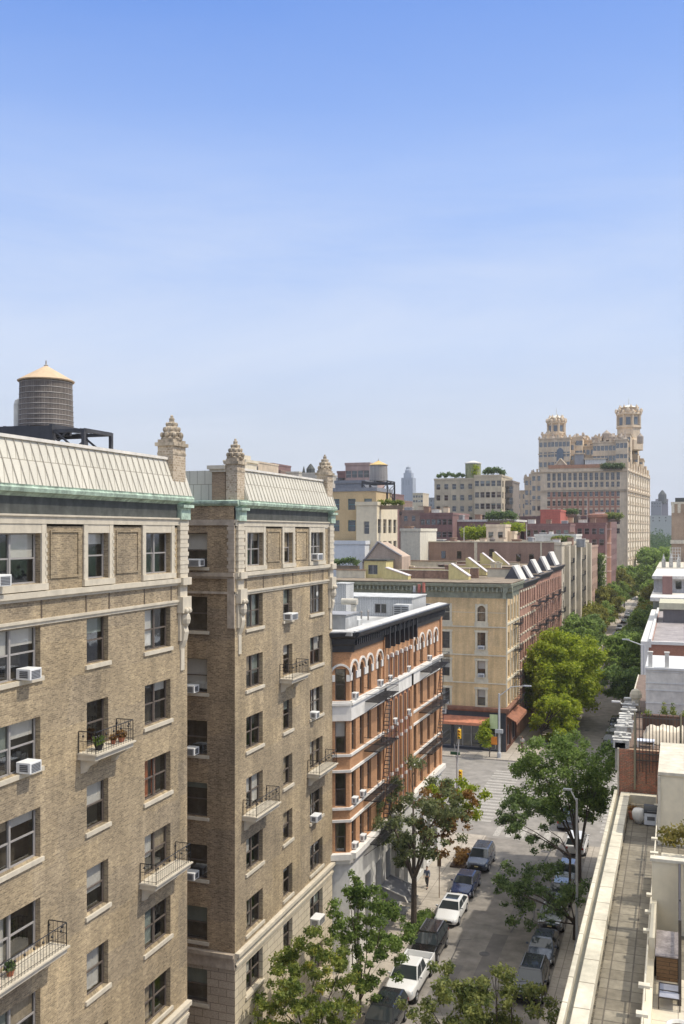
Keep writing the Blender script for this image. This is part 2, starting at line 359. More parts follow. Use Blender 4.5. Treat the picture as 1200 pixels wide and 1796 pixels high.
# paving needs ground-plane coordinates
def paving(name, c1, c2, mo, w, h, ms, stain=.15, off=0, fine=.12):
    if name in MATS: return MATS[name]
    m, t, b = newmat(name); src = coords(t, False)
    br = N(t, 'ShaderNodeTexBrick', offset=off, i={'Color1': (*c1, 1), 'Color2': (*c2, 1), 'Mortar': (*mo, 1), 'Scale': 1.0, 'Mortar Size': ms, 'Mortar Smooth': .1, 'Brick Width': w, 'Row Height': h})
    t.links.new(src, br.inputs['Vector']); k = noise_mul(t, br.outputs[0], src, 3.5, fine, detail=5); k = noise_mul(t, k, src, .5, stain, detail=5)
    t.links.new(k, b.inputs['Base Color']); b.inputs['Roughness'].default_value = .9; MATS[name] = m; return m
SIDEW = paving('sidewalk concrete', (.41, .365, .305), (.36, .32, .265), (.22, .195, .165), 1.5, 1.5, .03)
CL, CR = -17.8, -8.0           # kerb lines of the street
AV0, AV1 = 94.5, 126.5         # avenue kerbs
sheet('ground', -4000, 4000, -300, 6000, -.02, plain('city ground', (.16, .15, .135), .9, .2, .05, streak=False))
sheet('road', CL, CR, -40, AV0, .0, ASPH); sheet('road_far', CL, CR, AV1, 470, .0, ASPH)
sheet('avenue', -400, 300, AV0, AV1, .0, ASPH2)
def walk(x0, x1, y0, y1): tag(MB().b(x0, x1, y0, y1, -.01, .15).build('sidewalk', SIDEW), kind='structure')
walk(-22.4, CL, -40, 90); walk(-400, CL, 90.01, AV0); walk(CR, -3.4, -40, 90); walk(CR, 300, 90.01, AV0)
walk(-400, CL, AV1, 131); walk(-22.4, CL, 131.01, 440); walk(CR, 300, AV1, 131); walk(CR, -3.4, 131.01, 440)
pt = MB()
wp = plain('worn white road paint', (.36, .34, .305), .8, .35, 5, streak=False)
for k in range(8):
    x = CL+.5+k*1.2; pt.add([(x, AV0+.6, .004), (x+.6, AV0+.6, .004), (x+.6, AV0+3.8, .004), (x, AV0+3.8, .004)], [(0, 1, 2, 3)])
    pt.add([(x, AV1-3.8, .004), (x+.6, AV1-3.8, .004), (x+.6, AV1-.6, .004), (x, AV1-.6, .004)], [(0, 1, 2, 3)])
for k in range(18):
    y = AV0+5+k*1.25
    if y > AV1-5: break
    for x in (-21.6, -7.4): pt.add([(x, y, .004), (x+3.3, y, .004), (x+3.3, y+.6, .004), (x, y+.6, .004)], [(0, 1, 2, 3)])
tag(pt.build('crosswalk_markings', wp), kind='structure')
lm = MB()
for y in (103, 110, 117):
    for k in range(34):
        x = -150+k*8
        if -22 < x < -3: continue
        lm.add([(x, y, .004), (x+3, y, .004), (x+3, y+.12, .004), (x, y+.12, .004)], [(0, 1, 2, 3)])
tag(lm.build('lane_markings', wp), kind='structure')
# patches in the road
pm = MB()
for (x0, x1, y0, y1) in ((-13.2, -12.1, 45, 72), (-15.4, -14.2, 60, 66), (-12.4, -11.5, 76, 88), (-14.6, -12.6, 52, 55)):
    pm.add([(x0, y0, .004), (x1, y0, .004), (x1+.2, y1, .004), (x0+.15, y1, .004)], [(0, 1, 2, 3)])
tag(pm.build('road_patches', plain('patched asphalt', (.165, .152, .14), .9, .2, 1, streak=False)), kind='structure')

mh = plain('cast iron cover', (.09, .085, .08), .6, .3, streak=False)
for k, (x, y) in enumerate(((-13.0, 68.3), (-12.2, 58.5), (-14.4, 84.5), (-11.8, 92), (-15.5, 112), (-9.9, 118), (-13, 150))):
    e = empty('manhole_cover', (x, y, 0), 'dark round manhole cover in the road, %s from the bottom of the picture' % ['second', 'first', 'third', 'fourth', 'fifth', 'sixth', 'seventh'][k], 'manhole cover', 'manhole covers in the road'); MB().lathe((x, y, .001), [(.38, 0), (.38, .008)], 20).lathe((x, y, .01), [(.3, 0), (.3, .004)], 16).build('cover', mh, e)
cx = MB(); rgc = random.Random(3)                 # tar seams
for k in range(26):
    x = rgc.uniform(-17, -9); y = rgc.uniform(44, 92); L = rgc.uniform(1.5, 6); w = rgc.uniform(.03, .07); dx = rgc.uniform(-.5, .5) if k % 3 else rgc.uniform(-3, 3); dy = L if k % 3 else .3
    P = [(x+dx*t+rgc.uniform(-.06, .06), y+dy*t) for t in (0, .25, .5, .75, 1)]
    for (p, q) in zip(P, P[1:]): cx.add([(p[0]-w, p[1], .006), (p[0]+w, p[1]-.02, .006), (q[0]+w, q[1], .006), (q[0]-w, q[1]+.02, .006)], [(0, 1, 2, 3)])
tag(cx.build('tar_seams', plain('tar', (.07, .065, .06), .6, .2, streak=False)), kind='structure')

# ================================================================== the tan brick apartment house, two wings
ZT = [29.94, 26.55, 23.25, 19.95, 16.65, 13.35, 10.05, 6.75, 3.3]
ORD = ['top', 'second', 'third', 'fourth', 'fifth', 'sixth', 'seventh', 'eighth', 'ninth']
WH = 1.82
def tan_wing(label, cols, Y0, Y1, side=None, roof_from=None, corner=()):
    e = empty('apartment_building', (-22, (Y0+Y1)/2, 0), label, 'apartment building')
    fr = FX(-22.0); holes = []
    for (a, b, n) in cols:
        for r, zt in enumerate(ZT):
            zb = zt-WH
            holes.append((a, b, zb, zt))
    up = MB().wall(fr, Y0, Y1, 7.62, 30.2, [h for h in holes if h[2] > 7.6], .3).build('wall', BRK, e)
    MB().wall(fr, Y0, Y1, 0, 7.62, [h for h in holes if h[2] < 7.6], .3).build('base_wall', RUST, e)
    MB().b(-34, -23.0, Y0+.4, Y1-.4, 0, 31.2).build('interior', ROOM, e)
    for i, (a, b, n) in enumerate(cols):
        for r, zt in enumerate(ZT):
            bl = rblind(n)
            if n == 2 and r == 3 and Y0 < 40: bl = [(0, .9, BLO, 'curtain'), (1, .4, BLO, 'curtain')]
            window(fr, e, a+.002, b-.002, zt-WH, zt, n, fm=FRAMEG if (r == 0 or n == 3) else FRAME, blind=bl, sill=r > 0)
        # stone surround of the top window
        z0, z1 = 27.92, 30.28; q = MB(); w = .27
        q.box(fr, a-w, a, z0, z1, .0, .07); q.box(fr, b, b+w, z0, z1, .0, .07); q.box(fr, a, b, ZT[0], z1, .002, .055); q.box(fr, a-w-.05, b+w+.05, 27.9-.04, 28.1, 0, .13)
        zz = z0+.2
        while zz < z1-.2:
            q.box(fr, a-w-.03, a-w+.06, zz, zz+.14, .02, .09); q.box(fr, b+w-.06, b+w+.03, zz, zz+.14, .02, .09); zz += .28
        q.build('window_surround', LIME, e)
    # brick panels between top windows
    gaps = [(cols[i][1]+.55, cols[i+1][0]-.55) for i in range(len(cols)-1)]
    for a, b in gaps:
        if b-a < .8: continue
        pn = MB()
        for (p, q, r, s_) in ((a, b, 28.25, 28.33), (a, b, 29.97, 30.05), (a, a+.08, 28.33, 29.97), (b-.08, b, 28.33, 29.97)): pn.box(fr, p, q, r, s_, .001, .05)
        pn.build('brick_panel_frame', BRK, e)
    E0, E1 = Y0, Y1
    bd = MB()
    for (z0, z1, d) in ((27.50, 27.62, .10), (27.62, 27.82, .2), (26.72, 26.82, .12), (26.60, 26.72, .06), (30.28, 30.55, .09), (30.55, 30.62, .16)): bd.box(fr, E0, E1, z0, z1, -.05, d)
    bd.build('stone_band', LIME, e)
    MB().box(fr, E0, E1, 7.4, 7.62, -.05, .12).box(fr, E0-.0, E1, 7.62, 7.82, -.05, .26).box(fr, E0, E1, 6.95, 7.4, -.05, .07).box(fr, E0, E1, 7.1, 7.22, .0, .13).build('base_cornice', LIME, e)
    # joints in the spandrel band
    jt = MB()
    for i, (a, b, n) in enumerate(cols):
        for u in (a-.05, b+.05): jt.box(fr, u-.03, u+.03, 26.82, 27.5, .0, .03)
    jt.build('panel_joints', plain('dark joint', (.13, .10, .07)), e)
    # frieze and copper cornice
    MB().box(fr, E0, E1, 30.62, 31.25, -.05, .03).build('frieze', FRIEZE, e)
    MB().prism(fr, [(-.05, 31.25), (.06, 31.25), (.18, 31.36), (.31, 31.4), (.34, 31.54), (.28, 31.60), (.3, 31.66), (-.05, 31.66)], E0, E1+.1).build('copper_cornice', COPPER, e)
    rf0 = roof_from if roof_from else Y0
    rf = MB().add([(-21.72, rf0, 31.663), (-21.72, Y1, 31.663), (-22.3, Y1, 33.3), (-22.3, rf0, 33.3), (-34, rf0, 33.3), (-34, Y1, 33.3), (-34, rf0, 31.663), (-34, Y1, 31.663)],
             [(0, 1, 2, 3), (3, 2, 5, 4), (0, 3, 4, 6), (1, 7, 5, 2)]).build('mansard_roof', ROOFW, e)
    sm = MB(); y = rf0+.05; k = 0
    while y < Y1:
        sm.add([(-21.70, y, 31.66), (-21.70, y+.02, 31.66), (-22.28, y+.02, 33.3), (-22.28, y, 33.3), (-21.67, y, 31.66), (-21.67, y+.02, 31.66), (-22.25, y+.02, 33.31), (-22.25, y, 33.31)],
               [(4, 5, 6, 7), (0, 4, 7, 3), (1, 2, 6, 5), (0, 1, 5, 4), (3, 7, 6, 2)]); y += .46; k += 1
    sm.build('standing_seams', plain('seam metal', (.46, .42, .34), .6, .15), rf)
    MB().b(-22.45, -22.2, rf0, Y1, 33.301, 33.42).build('roof_ridge', plain('cream ridge', (.72, .68, .6), .6), rf)
    for (yc, d) in corner:
        c = MB()
        # toothed limestone quoin pilaster with brackets
        for k in range(13):
            z = 27.85+k*.2; w = .42 if k % 2 else .36
            c.box(fr, yc-w, yc+w, z, z+.19, 0, .14+.02*(k % 2))
        c.box(fr, yc-.34, yc+.34, 24.9, 27.5, 0, .12); c.box(fr, yc-.42, yc+.42, 26.2, 26.95, 0, .3); c.box(fr, yc-.4, yc+.4, 27.5, 27.85, 0, .32)
        c.ball(fr.p(yc, 25.9, .2), .26, 8, 1.5); c.ball(fr.p(yc-.15, 26.3, .34), .14, 6); c.ball(fr.p(yc+.15, 26.3, .34), .14, 6)
        c.prism(fr, [(0, 24.4), (.2, 24.9), (.28, 25.3), (.2, 25.6), (0, 25.7)], yc-.2, yc+.2); c.box(fr, yc-.16, yc+.16, 23.5, 24.5, 0, .07)
        c.build('corner_pilaster', LIME, e)
        MB().box(fr, yc-.45, yc+.45, 30.55, 31.25, .0, .24).box(fr, yc-.5, yc+.5, 31.1, 31.24, .0, .4).build('copper_corner_cap', COPPER, e)
    return e, fr
cA_cols = [(17.6, 19.1, 2), (21.5, 23.0, 1), (25.4, 29.81, 3), (32.74, 34.27, 1), (37.13, 39.40, 2)]
WA, FA = tan_wing('tan brick apartment wing nearest the camera with cream mansard roof at far left', cA_cols, 12.0, 41.0, corner=((40.45, 0),))
cB_cols = [(47.65, 49.85, 2), (52.83, 54.26, 1), (57.23, 59.52, 2)]
WB, FB = tan_wing('tan brick apartment wing with dark shaded side wall behind the light court', cB_cols, 46.23, 61.4, roof_from=47.3, corner=((46.75, 0), (60.95, 0)))
# A end wall (facing the court) and B side wall facing the camera
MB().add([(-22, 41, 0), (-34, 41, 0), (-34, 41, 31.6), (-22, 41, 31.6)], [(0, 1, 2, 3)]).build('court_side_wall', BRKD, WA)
fb = FY(46.23); ho = []
for r, zt in enumerate(ZT): ho.append((-25.15, -23.62, zt-WH-.02, zt-.02))
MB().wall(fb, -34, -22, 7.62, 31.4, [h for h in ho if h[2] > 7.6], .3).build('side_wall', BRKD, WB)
MB().wall(fb, -34, -22, 0, 7.62, [h for h in ho if h[2] < 7.6], .3).build('base_side_wall', brick('shade toned side limestone', (.40, .33, .25), (.35, .29, .22), (.2, .16, .12), .95, .42, .022, .1), WB)  # base limestone darkened in colour to stand for the court's shade
for r, zt in enumerate(ZT):
    window(fb, WB, -25.148, -23.622, zt-WH-.02, zt-.02, 1, blind=[(0, random.choice([.2, .5, .9]), random.choice([BLG, BLW, BLG]), 'blind')] if r % 2 == 0 or r > 5 else None)
sb = MB()
for (z0, z1, d) in ((27.50, 27.62, .10), (27.62, 27.82, .2), (26.70, 26.82, .09), (30.32, 30.62, .09), (7.4, 7.62, .12), (7.62, 7.82, .26), (6.95, 7.4, .07)): sb.box(fb, -34, -22, z0, z1, -.05, d)
for k in range(13): sb.box(fb, -22.0-(.42 if k % 2 else .34), -22.0, 27.85+k*.2, 27.85+k*.2+.19, 0, .1)
sb.box(fb, -22.4, -22, 24.9, 27.5, 0, .1)
sb.build('side_stone_band', plain('shade toned limestone', (.40, .335, .26), .85, .2, 3), WB)  # band limestone toned down in colour, shade of the side wall painted in
MB().prism(fb, [(-.05, 31.34), (.06, 31.34), (.16, 31.42), (.2, 31.5), (.2, 31.6), (-.05, 31.66)], -30, -21.75).build('side_copper_gutter', COPPER, WB)
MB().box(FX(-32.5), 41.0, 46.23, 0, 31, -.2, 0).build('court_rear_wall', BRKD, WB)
MB().b(-34, -22, 46.24, 47.3, 31.0, 31.66).build('roof_edge', COPPER, WB)
# light clapboard bulkhead behind the court
SID = brick('grey lap siding', (.50, .49, .45), (.47, .46, .42), (.25, .24, .22), 90, .55, .03, .08, bump=0)
bk = empty('roof_bulkhead', (-25.6, 49.5, 31.66), 'pale grey horizontally sided bulkhead on the roof beside the brick chimney', 'roof bulkhead')
MB().b(-28.5, -23.6, 48.0, 51, 31.66, 33.15).build('sided_wall', SID, bk); MB().b(-28.6, -23.5, 47.9, 51.1, 33.152, 33.25).build('roof', WHITE, bk)
# chimneys and ornate corner piers
def pier(x0, x1, y0, y1, z0, z1, label, s=1.0, shaft=True):
    e = empty('chimney', ((x0+x1)/2, (y0+y1)/2, z0), label, 'chimney')
    MB().b(x0, x1, y0, y1, z0, z1).build('shaft', brick('patterned pier brick', (.55, .46, .34), (.30, .22, .14), (.5, .42, .31), .16, .12, .02, .15), e)
    MB().b(x0-.1, x1+.1, y0-.1, y1+.1, z1, z1+.16).b(x0-.02, x1+.02, y0-.02, y1+.02, z1-.4, z1-.3).b(x0+.0, x1-.0, y0+.0, y1-.0, z1+.16, z1+.3).build('cap', plain('weathered terracotta', (.36, .30, .22), .9, .45, 5), e)
    crown_finial(e, (x0+x1)/2, (y0+y1)/2, z1+.3, s, plain('weathered terracotta', (.36, .30, .22), .9, .45, 5))
    return e
pier(-22.75, -21.95, 39.55, 40.75, 31.66, 33.95, 'ornate stone topped brick pier at the far end of the nearest cream mansard roof', .78)
pier(-22.6, -21.95, 46.4, 47.35, 31.66, 33.55, 'ornate stone topped brick pier at the near corner of the second mansard roof', .72)
pier(-22.7, -21.95, 60.3, 61.35, 31.66, 33.75, 'ornate stone topped brick pier at the far end of the second mansard roof', .72)
ch = empty('chimney', (-23, 46.9, 31.6), 'wide plain brown brick chimney with flared corbelled top between the two mansards', 'chimney')
MB().b(-23.45, -22.66, 46.45, 47.9, 31.66, 33.15).build('shaft', brick('brown chimney brick', (.36, .25, .15), (.24, .165, .10), (.33, .26, .18)), ch)
MB().b(-23.55, -22.62, 46.35, 48, 33.15, 33.3).b(-23.65, -22.62, 46.25, 48.1, 33.3, 33.5).build('corbel', LIME, ch)
# dark copper finial under the edge: stacks behind the second mansard
st = empty('chimney', (-24.4, 52, 33), 'pale ornate stone chimney just behind the second corner pier', 'chimney')
MB().b(-24.9, -23.6, 51, 52.6, 33.3, 34.0).b(-25.0, -23.5, 50.9, 52.7, 34.0, 34.15).b(-24.7, -23.9, 51.2, 52.4, 34.15, 34.45).build('shaft', LIME, st)
# balconies
def bal(fr, par, u0, u1, zt, x=.45): return balcony(fr, par, u0-x, u1+x, zt-WH-.03)
bal(FA, WA, 32.74, 34.27, ZT[2], .62); bal(FA, WA, 37.13, 39.40, ZT[4]); bal(FA, WA, 26.6, 29.81, ZT[4], .5)
bal(FB, WB, 47.65, 49.85, ZT[4], .5); bal(FB, WB, 52.83, 54.26, ZT[2], .6); bal(FB, WB, 57.23, 59.52, ZT[4], .5)
# plants on the balcony
def potted(x, y, z, r, h, pm, lm, label, seed, n=220, pr=None):
    e = empty('potted_plant', (x, y, z), label, 'potted plant'); pr = pr or r*.75
    MB().lathe((x, y, z), [(pr*.7, 0), (pr, h*.45), (pr*1.08, h*.5), (pr*.9, h*.5)], 10).build('pot', pm, e)
    leaves([((x, y, z+h*.5+r*.6), r)], n, .07, lm, 'foliage', seed, e); return e
def leaves(blobs, n, size, m, name, seed, parent=None, flat=.75):
    rg = np.random.default_rng(seed); wts = np.array([b[1]**2.2 for b in blobs]); wts /= wts.sum()
    idx = rg.choice(len(blobs), n, p=wts); C = np.array([b[0] for b in blobs])[idx]; R = np.array([b[1] for b in blobs])[idx]
    d = rg.normal(size=(n, 3)); d /= np.linalg.norm(d, axis=1)[:, None]
    rr = R*(rg.random(n)**.42)*(1+.18*rg.normal(size=n)); P = C+d*rr[:, None]*np.array([1, 1, flat])
    nn = d*.6+rg.normal(size=(n, 3))*.8+np.array([0, 0, .45]); nn /= np.linalg.norm(nn, axis=1)[:, None]
    t = np.cross(nn, rg.normal(size=(n, 3))); t /= np.linalg.norm(t, axis=1)[:, None]; b = np.cross(nn, t)
    s = size*(.6+.8*rg.random(n))[:, None]
    V = np.stack([P-t*s, P+b*s*.55-t*s*.1, P+t*s, P-b*s*.55+t*s*.1], 1).reshape(-1, 3)
    me = bpy.data.meshes.new(name); me.vertices.add(4*n); me.vertices.foreach_set('co', V.ravel().astype(np.float32))
    me.loops.add(4*n); me.loops.foreach_set('vertex_index', np.arange(4*n, dtype=np.int32)); me.polygons.add(n)
    me.polygons.foreach_set('loop_start', np.arange(0, 4*n, 4, dtype=np.int32)); me.polygons.foreach_set('loop_total', np.full(n, 4, dtype=np.int32))
    me.materials.append(m); me.update(calc_edges=True)
    o = bpy.data.objects.new(name, me); COL.objects.link(o)
    if parent: o.parent = parent; o.matrix_parent_inverse = PINV(parent)
    return o
zb2 = ZT[2]-WH-.03
potted(-21.55, 32.9, zb2, .24, .45, plain('black pot', (.02, .02, .02)), LEAF_G, 'dark pot with bushy green plant at the left end of the upper balcony', 3)
potted(-21.6, 34.0, zb2, .14, .34, TERRA, LEAF_O, 'smaller red terracotta pot in the middle of the upper balcony', 4)
potted(-21.5, 34.45, zb2, .2, .4, TERRA, LEAF_O, 'red terracotta pot with dry plant at the right end of the upper balcony', 5)
potted(-21.6, 27.6, ZT[4]-WH-.03, .2, .4, TERRA, LEAF_D, 'terracotta pot on the lowest wide balcony at the left edge', 6)
# window air conditioners (world z of each)
def acA(u, r, where): ac_unit(FA, u, ZT[r]-WH+.0, .66, .42, where, .5)
acA(26.9, 0, 'white air conditioner in the top floor wide window at the left picture edge')
acA(28.55, 1, 'large white air conditioner in the second floor from top wide left window')
acA(28.55, 2, 'white air conditioner in the third row wide left window')
for r, t in ((0, 'top'), (2, 'third row'), (3, 'fourth row'), (5, 'sixth row')):
    ac_unit(fb, -24.75, ZT[r]-WH, .62 if r else .95, .42, 'white air conditioner in the %s window of the dark shaded court wall' % t, .5)
ac_unit(FB, 52.95, ZT[1]-WH, 1.0, .42, 'white air conditioner in the narrow middle window, second row of the far wing', .5)
ac_unit(FB, 57.5, ZT[0]-WH+.05, .9, .42, 'white air conditioner in the top right window of the far tan wing', .45)
ac_unit(FB, 57.3, ZT[3]-WH, .6, .42, 'white air conditioner in the right column window above the last balcony', .4)
ac_unit(FB, 57.4, ZT[5]-WH, .9, .42, 'white air conditioner in the right column window below the last balcony', .4)
ac_unit(FB, 57.4, ZT[7]-WH, 1.1, .5, 'white air conditioner in the limestone base window of the far tan wing', .55)
ac_unit(FB, 47.8, ZT[8]-WH+.2, 1.2, .5, 'white air conditioner low on the limestone base near the bottom picture edge', .6)
# water tank and gantry on the near roof
water_tank(-37.0, 50.7, 36.4, 1.62, 2.9, .95, 'old grey brown wooden water tank with tan conical cap at upper left', legs=3.2)
gy = empty('steel_gantry', (-33, 50, 33.3), 'black steel platform frame beside and under the big water tank', 'steel frame')
g = MB()
yy = 50.7
for (a, b) in (((-44, yy-1.9, 36.0), (-37, yy-1.9, 36.0)),): g.b(a[0], b[0], yy-2.0, yy-1.8, 35.0, 36.35)
g.b(-37.0, -35.2, yy-2.0, yy-1.8, 35.0, 36.3); g.b(-35.2, -32.9, yy-1.95, yy-1.85, 35.85, 36.05); g.b(-33.1, -32.9, yy-2, yy-1.8, 33.3, 35.849)
g.b(-35.2, -32.9, yy+.9, yy+1.1, 35.85, 36.05); g.b(-33.1, -32.9, yy+.9, yy+1.1, 33.3, 35.849); g.b(-33.1, -32.9, yy-1.8, yy+.9, 35.86, 36.04)
g.tube((-34.9, yy-1.9, 35.9), (-33.0, yy-1.9, 34.4), .07); g.tube((-35.2, yy-1.9, 34.9), (-34.2, yy-1.9, 35.9), .06); g.tube((-35.0, yy+1, 35.9), (-33.0, yy+1, 34.4), .07)
g.b(-35.3, -35.1, yy-2.02, yy-1.78, 33.3, 36.4)
g.build('beams', plain('dark steel', (.045, .045, .05), .6, .2), gy)
g2 = MB()
for k in range(9): g2.tube((-35.2+k*.28, yy-1.9, 36.06), (-35.2+k*.28, yy+1, 36.06), .02, n=5)
g2.build('grating', IRON, gy)
vt = empty('vent_pipe', (-38.9, 50, 33.3), 'pale rounded vent stack just left of the big water tank', 'vent')
MB().lathe((-38.75, 50.3, 33.3), [(.28, 0), (.28, 4.6), (.2, 4.85), (.02, 4.95)], 12).build('pipe', plain('cream vent', (.6, .57, .5), .6), vt)

# ================================================================== orange brick corner building
RB = empty('brick_building', (-21, 75, 0), 'orange brick corner building with white bands, arched top windows and black cornice', 'brick building')
OR = brick('orange brick', (.54, .275, .13), (.43, .205, .09), (.42, .26, .15), stain=.12); DR = brick('dark red brick', (.22, .075, .05), (.18, .06, .04), (.16, .08, .06))
FR_ = FX(-21.0); Ya, Yb = 62.1, 88.9
wl = [62.95, 64.75, 66.5, 68.9]; wr = [79.3, 81.5, 84.0, 86.5]; wc = [71.4+k*1.35 for k in range(5)]
FL = [(15.0, 17.15), (11.4, 13.65), (8.3, 10.3)]
holes = []; ww = .46
for c in wl+wr:
    for (a, b) in FL: holes.append((c-ww, c+ww, a, b))
    holes.append((c-ww, c+ww, 18.55, 20.95))
for c in wc:
    pass
MB().wall(FR_, Ya, Yb, 8.0, 22.3, holes, .32).build('wall', OR, RB)
fac = Fr((-22.2, 61.5), (1.2, .6), (.6, -1.2)); fl = math.hypot(1.2, .6)
fh = [(.35, fl-.25, a, b) for a, b in FL]+[(.35, fl-.25, 18.55, 20.7)]
MB().wall(fac, 0, fl, 8.0, 22.3, fh, .3).build('corner_wall', OR, RB)
MB().b(-34, -21.35, 62.3, 88.6, 8.0, 22.2).build('interior', ROOM, RB)
MB().add([(-21, Yb, 0), (-36, Yb, 0), (-36, Yb, 22.3), (-21, Yb, 22.3)], [(0, 1, 2, 3)]).build('avenue_wall', OR, RB)
rd = MB()
for c in wl+wr:
    for (a, b) in FL+[(18.55, 20.95)]:
        window(FR_, RB, c-ww+.002, c+ww-.002, a, b, 1, .17, sill=False, blind=rblind(1, .45))
for c in wc:
    for (a, b) in FL+[(18.55, 20.5)]:
        rd.box(FR_, c-.42, c+.42, a, b, .0, .009)
        MB().box(FR_, c-.2, c+.16, a+.1, b-.1, .01, .035).build('window', FRAME, RB)
    rd.box(FR_, c-.42, c+.42, 17.2, 18.3, .0, .01)
    for (a, b) in ((13.66, 15.0), (10.31, 11.39)): rd.box(FR_, c-.42, c+.42, a, b, .0, .008)
rd.build('recessed_panels', DR, RB)
for (a, b) in FL+[(18.55, 20.7)]: window(fac, RB, .352, fl-.252, a, b, 1, .2, sill=False, blind=rblind(1, .6))
# arch spandrels and hood moulds
def arch_fill(mb, fr, uc, r, zs, zt, d0, d1, n=10):
    for k in range(n):
        a0, a1 = PI*k/n, PI*(k+1)/n
        p0 = (uc-r*math.cos(a0), zs+r*math.sin(a0)); p1 = (uc-r*math.cos(a1), zs+r*math.sin(a1))
        mb.add([fr.p(p0[0], p0[1], d1), fr.p(p1[0], p1[1], d1), fr.p(p1[0], zt, d1), fr.p(p0[0], zt, d1), fr.p(p0[0], p0[1], d0), fr.p(p1[0], p1[1], d0)], [(0, 1, 2, 3), (0, 1, 5, 4)])
def arch_ring(mb, fr, uc, r0, r1, zs, d0, d1, n=12):
    for k in range(n):
        a0, a1 = PI*k/n, PI*(k+1)/n
        q = [(uc-r*math.cos(a), zs+r*math.sin(a)) for r in (r0, r1) for a in (a0, a1)]
        P = [fr.p(u, z, d) for d in (d0, d1) for (u, z) in q]
        mb.add(P, [(0, 1, 3, 2), (4, 6, 7, 5), (0, 4, 5, 1), (2, 3, 7, 6)])
af = MB()
for c in wl+wr:
    ah = MB(); arch_fill(af, FR_, c, ww, 20.4, 20.955, -.3, .004); arch_ring(ah, FR_, c, ww+.28, ww+.42, 20.4, .0, .1)
    ah.box(FR_, c-ww-.42, c-ww+.0, 19.9, 20.4, .0, .08); ah.box(FR_, c+ww-.0, c+ww+.42, 19.9, 20.4, .0, .08); ah.build('arch_moulding', STONEW, RB)
ah = MB()
arch_ring(ah, fac, fl/2+.05, .62, .76, 20.3, 0, .1); ah.box(fac, .0, .33, 19.85, 20.3, 0, .08); ah.box(fac, fl-.24, fl, 19.85, 20.3, 0, .08)
for k in range(6): ah.box(FR_, 70.72+k*1.35-.16, 70.72+k*1.35+.16, 20.3, 20.6, .0, .2)
af.build('arch_spandrels', OR, RB); ah.build('arch_moulding', STONEW, RB)
# pilaster strips
ps = MB()
for k in range(6): MB().box(FR_, 70.72+k*1.35-.13, 70.72+k*1.35+.13, 8.3, 16.9, .0, .14).box(FR_, 70.72+k*1.35-.13, 70.72+k*1.35+.13, 18.5, 20.3, .0, .14).build('pilaster', OR, RB)
for y in (70.2, 78.1, 88.5): MB().box(FR_, y-.3, y+.3, 8.3, 22.1, .0, .12).build('pilaster', OR, RB)
def strip(mb, z0, z1, d, seg=((Ya, Yb),)):
    for a, b in seg: mb.box(FR_, a, b, z0, z1, -.02, d)
    mb.box(fac, -.02, fl+.06, z0, z1, -.02, d)
sc = MB(); LR = ((Ya, 70.0), (78.4, Yb))
strip(sc, 17.2, 18.25, .12, ((Ya, Yb),)); strip(sc, 18.25, 18.42, .24, ((Ya, Yb),)); strip(sc, 18.42, 18.54, .17, ((Ya, Yb),))
for z in (14.72, 13.66, 11.12, 10.3): strip(sc, z+.05, z+.22, .12, LR)
for z in (14.72, 13.66, 11.12, 10.3):
    for k in range(6): sc.box(FR_, 70.72+k*1.35-.15, 70.72+k*1.35+.15, z+.02, z+.26, .0, .17)
strip(sc, 7.9, 8.28, .45, ((Ya, Yb),)); strip(sc, 7.6, 7.9, .25, ((Ya, Yb),))
sc.build('white_string_courses', STONEW, RB)
# cornice
BLK = plain('black painted cornice', (.035, .037, .042), .45, .2)
co = MB(); prof = [(-.3, 21.85), (.1, 21.85), (.14, 22.25), (.3, 22.4), (.36, 22.75), (.68, 22.95), (.74, 23.2), (-.3, 23.25)]
co.prism(FR_, prof, Ya-.1, Yb+.35); co.prism(fac, prof, -.3, fl+.3)
for k in range(60):
    y = Ya+.3+k*.44
    if y < Yb: co.box(FR_, y, y+.16, 22.28, 22.7, .1, .44)
for k in range(7): co.box(FR_, 70.1+k*1.33, 70.32+k*1.33, 21.2, 22.9, .05, .5)
co.build('cornice', BLK, RB)
MB().prism(FR_, [(-.32, 23.255), (-.32, 23.33), (.5, 23.28), (.5, 23.2)], Ya-.2, Yb+.2).prism(fac, [(-.32, 23.255), (-.32, 23.33), (.5, 23.28), (.5, 23.2)], -.3, fl+.2).build('white_coping', plain('chalky roof edge', (.56, .55, .52), .8, .15), RB); MB().b(-34, -21.25, 61.9, 88.6, 22.42, 22.5).build('roof', plain('silver roof coating', (.43, .43, .415), .7, .3, .5), RB); MB().b(-34, -21.32, 88.62, 88.9, 22.42, 23.2).b(-34.2, -20.6, 61.3, 61.85, 23.0, 23.26).build('parapet', plain('silver roof coating', (.43, .43, .415)), RB)
